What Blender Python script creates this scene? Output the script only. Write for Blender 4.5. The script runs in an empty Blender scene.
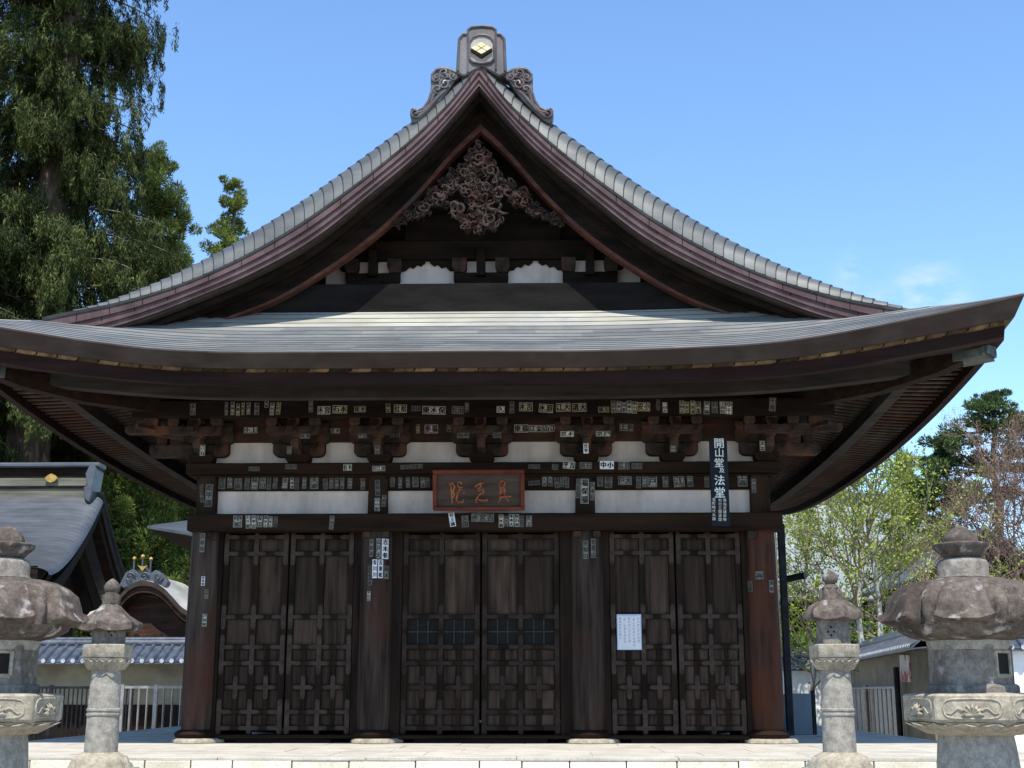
import bpy, bmesh, math, random
import numpy as np
from mathutils import Vector, Matrix, noise as mnoise
random.seed(7); rng = np.random.default_rng(7)
R = math.radians
scene = bpy.context.scene
COL = scene.collection

# ------------------------------------------------------------------ camera
CAM = np.array([0.79, -17.8, 0.68]); FPX = 1300.0
PITCH, YAW = R(13.25), R(1.25)
cam = bpy.data.cameras.new('camera'); cam.sensor_width = 36; cam.lens = FPX / 1024 * 36
cam.clip_start = 0.1; cam.clip_end = 5000
co = bpy.data.objects.new('camera', cam); COL.objects.link(co)
co.location = CAM; co.rotation_euler = (R(90) + PITCH, 0, YAW)
scene.camera = co
# ------------------------------------------------------------------ light
SUN_EL, SUN_AZ = R(61), R(3)           # azimuth measured from the -Y side, positive = from the right
w = bpy.data.worlds.new('World'); scene.world = w; w.use_nodes = True
nt = w.node_tree; bg = nt.nodes['Background']
sky = nt.nodes.new('ShaderNodeTexSky'); sky.sky_type = 'NISHITA'; sky.sun_disc = False
sky.sun_elevation = SUN_EL
sd = Vector((math.sin(SUN_AZ) * math.cos(SUN_EL), -math.cos(SUN_AZ) * math.cos(SUN_EL), math.sin(SUN_EL)))
sky.sun_rotation = math.atan2(sd.x, sd.y)
sky.altitude = 400; sky.air_density = 1.0; sky.dust_density = 0.2; sky.ozone_density = 2.6
tint = nt.nodes.new('ShaderNodeMix'); tint.data_type = 'RGBA'; tint.blend_type = 'MULTIPLY'; tint.inputs[0].default_value = 1; tint.inputs[7].default_value = (1.06, 1.24, 1.36, 1)
nt.links.new(sky.outputs[0], tint.inputs[6]); nt.links.new(tint.outputs[2], bg.inputs[0]); bg.inputs[1].default_value = 0.148
cl = None
tcw = nt.nodes.new('ShaderNodeTexCoord'); nz = nt.nodes.new('ShaderNodeTexNoise'); nz.inputs['Scale'].default_value = 26; nz.inputs['Detail'].default_value = 9; nz.inputs['Roughness'].default_value = .62
mpw = nt.nodes.new('ShaderNodeMapping'); mpw.inputs['Scale'].default_value = (1, 1, 2.2); nt.links.new(tcw.outputs['Generated'], mpw.inputs[0]); nt.links.new(mpw.outputs[0], nz.inputs[0])
nr = nt.nodes.new('ShaderNodeMapRange'); nr.inputs[1].default_value = .42; nr.inputs[2].default_value = .66; nt.links.new(nz.outputs[0], nr.inputs[0])
for cdir, rad, amt in (((0.2823, 0.9186, 0.2765), 0.045, 0.55), ((0.2313, 0.9249, 0.3019), 0.024, 0.35), ((0.2517, 0.9263, 0.2805), 0.03, 0.25), ((0.3308, 0.9292, 0.1646), 0.06, 0.7)):                # faint wisps low in the north-eastern sky
    vm = nt.nodes.new('ShaderNodeVectorMath'); vm.operation = 'DISTANCE'; vm.inputs[1].default_value = cdir; nt.links.new(tcw.outputs['Generated'], vm.inputs[0])
    mr = nt.nodes.new('ShaderNodeMapRange'); mr.interpolation_type = 'SMOOTHSTEP'; mr.inputs[1].default_value = rad; mr.inputs[2].default_value = 0; mr.inputs[3].default_value = 0; mr.inputs[4].default_value = amt; nt.links.new(vm.outputs['Value'], mr.inputs[0])
    if cl is None: cl = mr.outputs[0]
    else:
        ad = nt.nodes.new('ShaderNodeMath'); ad.operation = 'MAXIMUM'; nt.links.new(cl, ad.inputs[0]); nt.links.new(mr.outputs[0], ad.inputs[1]); cl = ad.outputs[0]
ml = nt.nodes.new('ShaderNodeMath'); ml.operation = 'MULTIPLY'; nt.links.new(cl, ml.inputs[0]); nt.links.new(nr.outputs[0], ml.inputs[1])
cm = nt.nodes.new('ShaderNodeMix'); cm.data_type = 'RGBA'; nt.links.new(ml.outputs[0], cm.inputs[0]); nt.links.new(tint.outputs[2], cm.inputs[6]); cm.inputs[7].default_value = (4.6, 4.8, 5.2, 1)
nt.links.new(cm.outputs[2], bg.inputs[0])
sun = bpy.data.lights.new('sun', 'SUN'); sun.energy = 5.0; sun.angle = R(0.5); sun.color = (1, 0.95, 0.87)
so = bpy.data.objects.new('sun', sun); COL.objects.link(so)
so.rotation_euler = (-sd).to_track_quat('-Z', 'Y').to_euler()
vs = scene.view_settings; vs.view_transform = 'Standard'; vs.look = 'None'; vs.gamma = 1; vs.use_curve_mapping = False
vs.exposure = 0.55

# ------------------------------------------------------------------ helpers
_f = np.array([-math.sin(YAW) * math.cos(PITCH), math.cos(YAW) * math.cos(PITCH), math.sin(PITCH)])
_r = np.array([math.cos(YAW), math.sin(YAW), 0.0]); _u = np.cross(_r, _f)
def at(px, py, Y):
    """point at depth Y that the surveyed sight line through (px,py) meets"""
    d = _f * FPX + _r * (px - 512) + _u * (384 - py)
    p = CAM + d * ((Y - CAM[1]) / d[1])
    return Vector(p)
def hz(py, Y, px=484): return at(px, py, Y).z
def hx(px, py, Y): return at(px, py, Y).x

def new_mat(name): 
    m = bpy.data.materials.new(name); m.use_nodes = True
    return m, m.node_tree, m.node_tree.nodes['Principled BSDF']
def mat(name, c1, c2, scale=(4, 4, 4), rough=0.75, metal=0.0, bump=0.0, detail=6, c3=None, s3=0.8, t3=(0.5, 0.65), bdist=0.02, spec=0.1, lo=0.35, hi=0.65, z3=1.0, k=1.0):
    c1, c2 = [q * k for q in c1], [q * k for q in c2]
    if c3: c3 = [q * k for q in c3]
    m, t, b = new_mat(name)
    N, L = t.nodes.new, t.links.new
    tc = N('ShaderNodeTexCoord'); mp = N('ShaderNodeMapping'); mp.inputs['Scale'].default_value = scale
    L(tc.outputs['Object'], mp.inputs[0])
    n = N('ShaderNodeTexNoise'); n.inputs['Scale'].default_value = 1; n.inputs['Detail'].default_value = detail; n.inputs['Roughness'].default_value = 0.6
    L(mp.outputs[0], n.inputs[0])
    cr = N('ShaderNodeValToRGB'); e = cr.color_ramp.elements
    e[0].position = lo; e[0].color = (*c1, 1); e[1].position = hi; e[1].color = (*c2, 1)
    L(n.outputs[0], cr.inputs[0]); col = cr.outputs[0]
    if c3:
        n3 = N('ShaderNodeTexNoise'); n3.inputs['Scale'].default_value = s3; n3.inputs['Detail'].default_value = 5; n3.inputs['Roughness'].default_value = 0.65
        m3 = N('ShaderNodeMapping'); m3.inputs['Scale'].default_value = (1, 1, z3); L(tc.outputs['Object'], m3.inputs[0]); L(m3.outputs[0], n3.inputs[0])
        r3 = N('ShaderNodeValToRGB'); r3.color_ramp.elements[0].position = t3[0]; r3.color_ramp.elements[1].position = t3[1]
        L(n3.outputs[0], r3.inputs[0])
        mx = N('ShaderNodeMix'); mx.data_type = 'RGBA'
        L(r3.outputs[0], mx.inputs[0]); L(col, mx.inputs[6]); mx.inputs[7].default_value = (*c3, 1); col = mx.outputs[2]
    L(col, b.inputs['Base Color'])
    b.inputs['Roughness'].default_value = rough; b.inputs['Metallic'].default_value = metal; b.inputs['Specular IOR Level'].default_value = spec
    if bump:
        bp = N('ShaderNodeBump'); bp.inputs['Strength'].default_value = bump; bp.inputs['Distance'].default_value = bdist
        L(n.outputs[0], bp.inputs['Height']); L(bp.outputs[0], b.inputs['Normal'])
    return m
def leafmat(name, ca, cb, cc, trans=0.25, rough=0.6, nsc=0.9, nlo=.5, nhi=1.55):
    m, t, b = new_mat(name); N, L = t.nodes.new, t.links.new
    g = N('ShaderNodeNewGeometry'); cr = N('ShaderNodeValToRGB'); e = cr.color_ramp.elements
    e[0].color = (*ca, 1); e[1].color = (*cc, 1); k = e.new(0.5); k.color = (*cb, 1)
    L(g.outputs['Random Per Island'], cr.inputs[0])
    tc = N('ShaderNodeTexCoord'); n = N('ShaderNodeTexNoise'); n.inputs['Scale'].default_value = nsc; n.inputs['Detail'].default_value = 4
    L(tc.outputs['Object'], n.inputs[0])
    hs = N('ShaderNodeHueSaturation'); mr = N('ShaderNodeMapRange'); mr.inputs[1].default_value = .3; mr.inputs[2].default_value = .7; mr.inputs[3].default_value = nlo; mr.inputs[4].default_value = nhi
    L(n.outputs[0], mr.inputs[0]); L(mr.outputs[0], hs.inputs['Value']); L(cr.outputs[0], hs.inputs['Color'])
    L(hs.outputs[0], b.inputs['Base Color']); b.inputs['Roughness'].default_value = rough; b.inputs['Specular IOR Level'].default_value = .08
    tr = N('ShaderNodeBsdfTranslucent'); L(hs.outputs[0], tr.inputs[0]); ms = N('ShaderNodeMixShader'); ms.inputs[0].default_value = trans
    out = t.nodes['Material Output']; L(b.outputs[0], ms.inputs[1]); L(tr.outputs[0], ms.inputs[2]); L(ms.outputs[0], out.inputs[0])
    return m

class MB:
    """collects shapes; build() links them as one mesh object"""
    def __init__(s): s.v = []; s.f = []; s.m = []; s.cur = 0
    def add(s, vs, fs):
        o = len(s.v); s.v += [tuple(map(float, p)) for p in vs]
        s.f += [tuple(i + o for i in f) for f in fs]; s.m += [s.cur] * len(fs); return s
    def box(s, x0, x1, y0, y1, z0, z1, ch=0.0):
        if x0 > x1: x0, x1 = x1, x0
        if y0 > y1: y0, y1 = y1, y0
        if z0 > z1: z0, z1 = z1, z0
        return s.add([(x0, y0, z0), (x1, y0, z0), (x1, y1, z0), (x0, y1, z0), (x0, y0, z1), (x1, y0, z1), (x1, y1, z1), (x0, y1, z1)],
              [(3, 2, 1, 0), (4, 5, 6, 7), (0, 1, 5, 4), (1, 2, 6, 5), (2, 3, 7, 6), (3, 0, 4, 7)])
    def taper(s, cx, cy, z0, z1, wx0, wy0, wx1, wy1):
        P = []
        for z, a, b in ((z0, wx0, wy0), (z1, wx1, wy1)):
            P += [(cx - a, cy - b, z), (cx + a, cy - b, z), (cx + a, cy + b, z), (cx - a, cy + b, z)]
        return s.add(P, [(3, 2, 1, 0), (4, 5, 6, 7), (0, 1, 5, 4), (1, 2, 6, 5), (2, 3, 7, 6), (3, 0, 4, 7)])
    def prism(s, pts, y0, y1, axis='y'):
        """extrude an outline (u,z) between two depths along y (or x, or z)"""
        n = len(pts)
        if axis == 'y': a = [(p[0], y0, p[1]) for p in pts] + [(p[0], y1, p[1]) for p in pts]
        elif axis == 'x': a = [(y0, p[0], p[1]) for p in pts] + [(y1, p[0], p[1]) for p in pts]
        else: a = [(p[0], p[1], y0) for p in pts] + [(p[0], p[1], y1) for p in pts]
        fs = [tuple(range(n)), tuple(range(2 * n - 1, n - 1, -1))] + [((i + 1) % n, i, n + i, n + (i + 1) % n) for i in range(n)]
        return s.add(a, fs)
    def lathe(s, prof, n=24, c=(0, 0, 0), lobes=None, ph=0.0, cap=True):
        P = []
        for k, (r, z) in enumerate(prof):
            for i in range(n):
                a = 2 * math.pi * i / n + ph
                rr = r if lobes is None else r * lobes(a, k, z)
                P.append((c[0] + rr * math.cos(a), c[1] + rr * math.sin(a), c[2] + z))
        fs = [(k * n + i, k * n + (i + 1) % n, (k + 1) * n + (i + 1) % n, (k + 1) * n + i) for k in range(len(prof) - 1) for i in range(n)]
        if cap: fs += [tuple(range(n - 1, -1, -1)), tuple(range((len(prof) - 1) * n, len(prof) * n))]
        return s.add(P, fs)
    def tube(s, path, rad, n=6, cap=True):
        path = [Vector(p) for p in path]; m = len(path)
        if not hasattr(rad, '__len__'): rad = [rad] * m
        P = []; up = None
        for i, p in enumerate(path):
            t = (path[min(i + 1, m - 1)] - path[max(i - 1, 0)])
            t = t.normalized() if t.length > 1e-9 else Vector((0, 0, 1))
            if up is None: up = Vector((0, 0, 1)) if abs(t.z) < .9 else Vector((1, 0, 0))
            a = t.cross(up); 
            if a.length < 1e-6: a = t.cross(Vector((1, 0.3, 0)))
            a.normalize(); b = a.cross(t); up = b
            for k in range(n):
                q = 2 * math.pi * k / n
                P.append(p + (a * math.cos(q) + b * math.sin(q)) * rad[i])
        fs = [(i * n + k, i * n + (k + 1) % n, (i + 1) * n + (k + 1) % n, (i + 1) * n + k) for i in range(m - 1) for k in range(n)]
        if cap: fs += [tuple(range(n - 1, -1, -1)), tuple(range((m - 1) * n, m * n))]
        return s.add(P, fs)
    def grid(s, rows):
        n = len(rows[0]); P = [p for r in rows for p in r]
        return s.add(P, [(j * n + i, j * n + i + 1, (j + 1) * n + i + 1, (j + 1) * n + i) for j in range(len(rows) - 1) for i in range(n - 1)])
    def sphere(s, c, r, n=12, m=8, sz=1.0):
        return s.lathe([(max(1e-4, r * math.sin(math.pi * k / m)), -r * sz * math.cos(math.pi * k / m)) for k in range(m + 1)], n, c)
    def cut(s):
        s.__dict__.setdefault('cuts', [(0, 0)]).append((len(s.v), len(s.f))); return s
    def build_each(s, name, mats, parent=None, **kw):
        """one object per piece marked with cut()"""
        c = s.__dict__.get('cuts', [(0, 0)]); c = c + ([(len(s.v), len(s.f))] if c[-1][0] < len(s.v) else [])
        out = []
        for (v0, f0), (v1, f1) in zip(c, c[1:]):
            m = MB(); m.v = s.v[v0:v1]; m.f = [tuple(i - v0 for i in f) for f in s.f[f0:f1]]; m.m = s.m[f0:f1]; out.append(m.build(name, mats, parent, **kw))
        return out
    def build(s, name, mats, parent=None, smooth=None, bevel=0.0, solid=0.0, recalc=True):
        me = bpy.data.meshes.new(name)
        off = Vector((0, 0, 0)); q = parent
        while q is not None: off += q.location; q = q.parent
        me.from_pydata([(p[0] - off.x, p[1] - off.y, p[2] - off.z) for p in s.v], [], s.f)
        for m_ in (mats if isinstance(mats, (list, tuple)) else [mats]): me.materials.append(m_)
        if any(s.m): me.polygons.foreach_set('material_index', s.m)
        if recalc:
            bm = bmesh.new(); bm.from_mesh(me); bmesh.ops.recalc_face_normals(bm, faces=bm.faces); bm.to_mesh(me); bm.free()
        if smooth is not None:
            me.shade_smooth(); me.set_sharp_from_angle(angle=R(smooth))
        o = bpy.data.objects.new(name, me); COL.objects.link(o); o.parent = parent
        if solid:
            md = o.modifiers.new('thickness', 'SOLIDIFY'); md.thickness = solid; md.offset = 0
        if bevel:
            md = o.modifiers.new('bevel', 'BEVEL'); md.width = bevel; md.segments = 1; md.limit_method = 'ANGLE'; md.angle_limit = R(40)
        return o
def tag(o, label=None, cat=None, group=None, kind=None):
    if label: o['label'] = label
    if cat: o['category'] = cat
    if group: o['group'] = group
    if kind: o['kind'] = kind
    return o
def empty(name, loc=(0, 0, 0), rz=0.0):
    o = bpy.data.objects.new(name, None); COL.objects.link(o); o.location = loc; o.rotation_euler = (0, 0, rz); o.empty_display_size = .2
    return o
def dup(o, parent=None):
    c = o.copy(); COL.objects.link(c); c.parent = parent
    for ch in list(o.children): dup(ch, c)
    return c
def interp(x, xs, ys): return float(np.interp(x, xs, ys))
def smooth_curve(xs, ys):
    """monotone-ish smooth interpolation through points"""
    xs = np.array(xs, float); ys = np.array(ys, float)
    m = np.gradient(ys, xs)
    def f(x):
        x = min(max(x, xs[0]), xs[-1]); i = int(min(max(np.searchsorted(xs, x) - 1, 0), len(xs) - 2))
        h = xs[i + 1] - xs[i]; t = (x - xs[i]) / h
        return float((2*t**3-3*t**2+1)*ys[i] + (t**3-2*t**2+t)*h*m[i] + (-2*t**3+3*t**2)*ys[i+1] + (t**3-t**2)*h*m[i+1])
    return f

# ------------------------------------------------------------------ materials
WOODZ = mat('weathered_timber_upright', (0.0236, 0.01309, 0.0074), (0.0885, 0.05044, 0.02812), (9, 9, .7), .8, bump=.35, c3=(0.1062, 0.0582, 0.03182), s3=1.1, t3=(.52, .75), k=0.315)
WOODX = mat('weathered_timber_level', (0.02832, 0.01552, 0.00888), (0.09676, 0.05335, 0.0296), (.7, 9, 9), .8, bump=.35, c3=(0.0708, 0.03395, 0.01924), s3=.9, t3=(.5, .75), k=0.252)
WOODY = mat('eave_boards', (.036, .028, .021), (.088, .072, .056), (9, .7, 9), .88, bump=.3, c3=(.060, .030, .021), s3=.6, t3=(.45, .65))
PILLARR = mat('pillar_timber_reddish', (.026, .013, .0095), (.085, .045, .031), (11, 11, .8), .85, bump=.4, c3=(.085, .030, .017), s3=.9, t3=(.45, .68), k=.8)
SHADEW = mat('shade_black_timber', (.005, .004, .0035), (.012, .010, .0085), (1.5, 6, 6), .85, bump=.3)  # blackened so the beam under the gable looks shaded
PILLAR = mat('pillar_timber', (.0175, .0125, .0098), (.066, .049, .039), (11, 11, .8), .85, bump=.4, c3=(.058, .024, .015), s3=.75, t3=(.50, .70))
REDW = mat('reddish_timber', (.05, .024, .016), (.14, .065, .04), (1.2, 8, 8), .75, bump=.3, c3=(.055, .035, .026), s3=2.2, t3=(.42, .65), k=0.5)
DARKW = mat('soot_dark_timber', (0.01298, 0.00873, 0.00592), (0.04248, 0.02619, 0.01628), (1.5, 6, 6), .8, bump=.3, k=0.413)
DEEPRED = mat('deep_red_brown_timber', (.010, .0045, .0035), (.024, .0105, .0085), (.8, 8, 8), .8, bump=.25, c3=(.016, .009, .007), s3=.9)
GREYW = mat('grey_weathered_timber', (.020, .017, .0145), (.048, .042, .037), (.8, 8, 8), .85, bump=.35, c3=(.030, .020, .017), s3=1.2)
BRK = mat('bracket_timber', (.013, .0098, .0078), (.054, .036, .027), (5, 5, 5), .85, bump=.35, c3=(.105, .040, .023), s3=2.8, t3=(.52, .70))
PANEL = mat('door_panel_boards', (.0125, .0078, .0056), (.044, .029, .0205), (14, 14, .9), .78, bump=.3, c3=(.072, .048, .033), s3=1.9, t3=(.55, .85), z3=.4)
FRAME = mat('door_frame_timber', (0.02006, 0.01164, 0.0074), (0.0649, 0.03686, 0.02146), (8, 8, 1.2), .75, bump=.25, k=0.3)
IRON = mat('old_iron_plate', (.030, .0205, .0155), (.058, .041, .032), (12, 12, 12), .7, 0.0, bump=.15)
IRON2 = mat('dark_iron_plate', (.017, .0110, .0080), (.035, .024, .018), (12, 12, 12), .7, 0.0, bump=.15)
MESHM = mat('lattice_metal', (.016, .017, .016), (.028, .030, .029), (20, 20, 20), .6, .2, k=0.55)
BARS = mat('window_bar_metal', (.026, .028, .027), (.05, .05, .048), (20, 20, 20), .6)
PLASTER = mat('white_plaster', (0.66, 0.56, 0.505), (0.78, 0.665, 0.60), (2, 2, 2), .9, bump=.08, c3=(0.40, 0.33, 0.275), s3=2.2, t3=(.45, .78), z3=.35, k=0.78)
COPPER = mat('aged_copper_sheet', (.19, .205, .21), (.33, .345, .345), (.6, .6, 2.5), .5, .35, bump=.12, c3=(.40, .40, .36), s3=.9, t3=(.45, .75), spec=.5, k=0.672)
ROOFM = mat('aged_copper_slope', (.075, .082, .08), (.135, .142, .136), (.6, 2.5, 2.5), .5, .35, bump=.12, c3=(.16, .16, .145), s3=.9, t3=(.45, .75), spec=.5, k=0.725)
ROOFM2 = mat('aged_copper_slope_lighter', (.070, .076, .074), (.125, .130, .124), (.6, 2.5, 2.5), .45, .3, bump=.12, c3=(.15, .15, .135), s3=.9, t3=(.45, .75), spec=.5, k=0.93)
COPPERB = mat('aged_copper_sheet_light', (.17, .18, .18), (.27, .28, .275), (.6, .6, 2.5), .5, .3, bump=.12, c3=(.30, .30, .27), s3=1.1, t3=(.45, .75), spec=.5, k=0.84)
COPPERC = mat('aged_copper_sheet_dark', (.12, .13, .135), (.20, .21, .215), (.6, .6, 2.5), .5, .3, bump=.12, c3=(.25, .25, .23), s3=1.1, t3=(.45, .75), spec=.5, k=0.84)
SEAMF = mat('fine_sheet_edge', (.05, .053, .056), (.09, .093, .095), (3, 3, 3), .6, .2)
SEAM = mat('dark_sheet_edge', (.02, .021, .022), (.045, .046, .047), (3, 3, 3), .6, .3)
COPPERP = mat('pale_copper', (.29, .28, .235), (.46, .445, .37), (.7, .7, 3), .55, .1, bump=.12, c3=(.33, .33, .31), s3=1.2, spec=.5, k=0.84)  # paler copper for the upper skirt courses and the wave gable roof
VERGE = mat('verge_copper_mauve', (.10, .062, .062), (.17, .112, .112), (3, 3, 3), .6, .25, bump=.1, c3=(.08, .052, .05), s3=1.2, k=0.722)
FASCIA = mat('eave_copper_brown', (.046, .034, .027), (.082, .062, .050), (2, 2, 5), .65, .15, bump=.1, c3=(.062, .042, .034), s3=.9, k=0.68)
TAN = mat('bark_layer_brown', (.060, .036, .018), (.19, .125, .062), (7, 7, 7), .9, bump=.4, k=0.8)
def segments(m, per_m):
    # cut ends of the bark layers: every length has its own tone and a dark joint
    t = m.node_tree; b = t.nodes['Principled BSDF']; N, L = t.nodes.new, t.links.new; src = b.inputs['Base Color'].links[0].from_socket
    tc = N('ShaderNodeTexCoord'); sx = N('ShaderNodeSeparateXYZ'); L(tc.outputs['Object'], sx.inputs[0])
    ad = N('ShaderNodeMath'); ad.operation = 'ADD'; L(sx.outputs[0], ad.inputs[0]); L(sx.outputs[1], ad.inputs[1])
    mu = N('ShaderNodeMath'); mu.operation = 'MULTIPLY'; mu.inputs[1].default_value = per_m; L(ad.outputs[0], mu.inputs[0])
    fl = N('ShaderNodeMath'); fl.operation = 'FLOOR'; L(mu.outputs[0], fl.inputs[0]); fr = N('ShaderNodeMath'); fr.operation = 'FRACT'; L(mu.outputs[0], fr.inputs[0])
    wn = N('ShaderNodeTexWhiteNoise'); wn.noise_dimensions = '1D'; L(fl.outputs[0], wn.inputs['W'])
    mr = N('ShaderNodeMapRange'); mr.inputs[3].default_value = .25; mr.inputs[4].default_value = 1.5; L(wn.outputs[0], mr.inputs[0])
    gt = N('ShaderNodeMath'); gt.operation = 'GREATER_THAN'; gt.inputs[1].default_value = .07; L(fr.outputs[0], gt.inputs[0])
    m2 = N('ShaderNodeMath'); m2.operation = 'MULTIPLY'; L(mr.outputs[0], m2.inputs[0]); L(gt.outputs[0], m2.inputs[1])
    hs = N('ShaderNodeHueSaturation'); L(src, hs.inputs['Color']); L(m2.outputs[0], hs.inputs['Value']); L(hs.outputs[0], b.inputs['Base Color'])
segments(TAN, 3.9)
GOLD = mat('gilt_metal', (.56, .45, .22), (.74, .64, .38), (6, 6, 6), .4, .4)
ORN = mat('ornament_copper', (.13, .115, .115), (.26, .24, .24), (3, 3, 1.2), .5, .35, bump=.12, c3=(.16, .105, .095), s3=2.4, spec=.5, k=0.53)
CARVE = mat('carved_timber', (.07, .045, .037), (.23, .16, .135), (9, 9, 9), .8, bump=.4, c3=(.16, .075, .055), s3=2.2, k=0.272)
EDGE = mat('red_bargeboard_edge', (.10, .034, .022), (.21, .085, .055), (4, 9, 9), .7, bump=.2, c3=(.09, .06, .05), s3=1.5, k=0.54)
def stone(name, c1, c2, c3, s3=1.6, t3=(.48, .62), sc=14, bump=.6):
    m = mat(name, c1, c2, (sc, sc, sc), .92, bump=bump, detail=9, c3=c3, s3=s3, t3=t3, bdist=.015, z3=.4)
    t = m.node_tree; N, L = t.nodes.new, t.links.new; b = t.nodes['Principled BSDF']
    src = b.inputs['Base Color'].links[0].from_socket
    tc = N('ShaderNodeTexCoord'); v = N('ShaderNodeTexNoise'); v.inputs['Scale'].default_value = 7; v.inputs['Detail'].default_value = 8
    L(tc.outputs['Object'], v.inputs[0]); cr = N('ShaderNodeValToRGB'); cr.color_ramp.elements[0].position = .60; cr.color_ramp.elements[1].position = .70
    L(v.outputs[0], cr.inputs[0]); mx = N('ShaderNodeMix'); mx.data_type = 'RGBA'; L(cr.outputs[0], mx.inputs[0]); L(src, mx.inputs[6]); mx.inputs[7].default_value = (.30, .285, .26, 1)
    L(mx.outputs[2], b.inputs['Base Color'])
    return m
STONE = stone('lantern_stone', (.20, .185, .155), (.33, .305, .262), (.115, .10, .08), s3=1.3, t3=(.5, .7))
STONED = stone('lantern_cap_stone', (.064, .051, .042), (.150, .123, .102), (.034, .027, .022), t3=(.42, .66))
STONEC = stone('collar_stone', (.115, .10, .085), (.23, .205, .175), (.06, .052, .043), t3=(.45, .68))
STONEL = stone('carved_pale_stone', (0.2226, 0.195, 0.1462), (0.371, 0.325, 0.2451), (0.1272, 0.1, 0.0731), t3=(.55, .7))
VOID = mat('lamp_chamber_dark', (.01, .009, .008), (.02, .017, .014))
PAVE = mat('podium_paving', (0.408, 0.37, 0.3069), (0.5304, 0.49, 0.4139), (3, 3, 3), .9, bump=.2, c3=(0.3468, 0.31, 0.2511), s3=1.2, t3=(.5, .75), detail=9, k=0.9)
KERB = mat('podium_edge_stone', (.50, .455, .36), (.72, .665, .55), (6, 6, 6), .9, bump=.5, c3=(.38, .35, .25), s3=1.5, t3=(.45, .7), detail=9, k=1.12)
GROUND = mat('gravel_court', (.30, .28, .25), (.44, .42, .385), (9, 9, 9), .95, bump=.5, c3=(.27, .25, .21), s3=.25, detail=10)
BARK = mat('bark', (.05, .04, .03), (.16, .125, .10), (5, 5, 1.2), .9, bump=.5)
BIRCH = mat('pale_bark', (.11, .095, .06), (.26, .23, .16), (5, 5, 2), .85, bump=.3)
BIRCHT = mat('pale_trunk_bark', (.26, .235, .20), (.50, .47, .41), (5, 5, 2), .85, bump=.3)
TWIG = mat('twig_brown', (.12, .075, .06), (.26, .18, .15), (6, 6, 6), .85)
TILE = mat('blue_grey_tile', (.05, .062, .085), (.15, .175, .22), (5, 5, 5), .38, 0, bump=.15, spec=.6, k=0.527)
GREYROOF = mat('grey_metal_roof', (.125, .14, .165), (.21, .23, .255), (.9, 3, 3), .45, .3, bump=.08, spec=.5, k=0.425)
GREYROOF2 = mat('grey_metal_roof_lap', (.040, .044, .052), (.068, .073, .082), (.9, 3, 3), .45, .3, spec=.5, k=1.15)
GOLD2 = mat('dull_gilt', (.30, .18, .04), (.45, .30, .09), (6, 6, 6), .45, .4)
FARROOF = mat('far_pale_roof', (.22, .25, .26), (.32, .35, .355), (.4, 2, 2), .55, .15, k=0.85)
CREAM = mat('cream_wall', (.36, .32, .23), (.47, .43, .32), (1.3, 1.3, 3), .9, c3=(.30, .27, .2), s3=.9, k=0.48)
WHITEW = mat('white_wall', (.70, .70, .69), (.80, .80, .79), (1.3, 1.3, 3), .9, c3=(.62, .61, .58), s3=.7)
STEEL = mat('dull_steel', (.20, .19, .18), (.36, .33, .30), (6, 6, 6), .45, .5, c3=(.23, .13, .07), s3=3, t3=(.55, .7))
BLACKM = mat('black_metal', (.010, .010, .012), (.025, .025, .028), (6, 6, 6), .5, .2)
GREYP = mat('blue_grey_panel', (.12, .15, .175), (.17, .2, .225), (2, 2, 2), .8)
PAPERS = [mat('slip_paper_pale', (.45, .43, .36), (.66, .63, .54), (16, 16, 16), .9), mat('slip_paper_yellowed', (.36, .32, .20), (.52, .47, .31), (16, 16, 16), .9),
          mat('slip_paper_grey', (.17, .165, .15), (.28, .27, .245), (16, 16, 16), .9), mat('slip_paper_faded', (.07, .062, .054), (.15, .14, .125), (16, 16, 16), .9),
          mat('slip_paper_white', (.72, .73, .76), (.80, .81, .84), (16, 16, 16), .9)]
INK = mat('sumi_ink', (.010, .010, .012), (.022, .022, .026), (30, 30, 30), .7)
INKOLD = mat('faded_ink', (.03, .028, .025), (.055, .05, .045), (30, 30, 30), .8)
BOARDBLK = mat('black_sign_board', (.006, .008, .012), (.014, .016, .022), (3, 3, 1), .5)
SIGNW = mat('sign_letter_white', (.62, .64, .64), (.74, .76, .76), (8, 8, 8), .7)
PLQ = mat('plaque_board', (.032, .020, .015), (.075, .054, .043), (1.2, 9, 9), .8, bump=.25)
PLQF = mat('plaque_frame_red', (.075, .016, .010), (.125, .033, .020), (3, 6, 6), .6, bump=.15)
LETTER = mat('plaque_letter_ochre', (.17, .045, .024), (.30, .12, .05), (14, 14, 14), .7)
FILM = mat('notice_film_blue', (.30, .38, .52), (.40, .48, .62), (5, 5, 5), .35)

def vary(m, lo, hi):
    """each object of this material gets its own lightness"""
    t = m.node_tree; b = t.nodes['Principled BSDF']; src = b.inputs['Base Color'].links[0].from_socket
    oi = t.nodes.new('ShaderNodeObjectInfo'); mr = t.nodes.new('ShaderNodeMapRange'); mr.inputs[3].default_value = lo; mr.inputs[4].default_value = hi
    pw = t.nodes.new('ShaderNodeMath'); pw.operation = 'POWER'; pw.inputs[1].default_value = 3
    t.links.new(oi.outputs['Random'], pw.inputs[0]); t.links.new(pw.outputs[0], mr.inputs[0])
    hs = t.nodes.new('ShaderNodeHueSaturation'); t.links.new(src, hs.inputs['Color']); t.links.new(mr.outputs[0], hs.inputs['Value']); t.links.new(hs.outputs[0], b.inputs['Base Color'])
vary(PANEL, .9, 1.8); vary(PILLAR, .8, 1.4)
for m_ in PAPERS: vary(m_, .75, 1.15)
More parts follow.
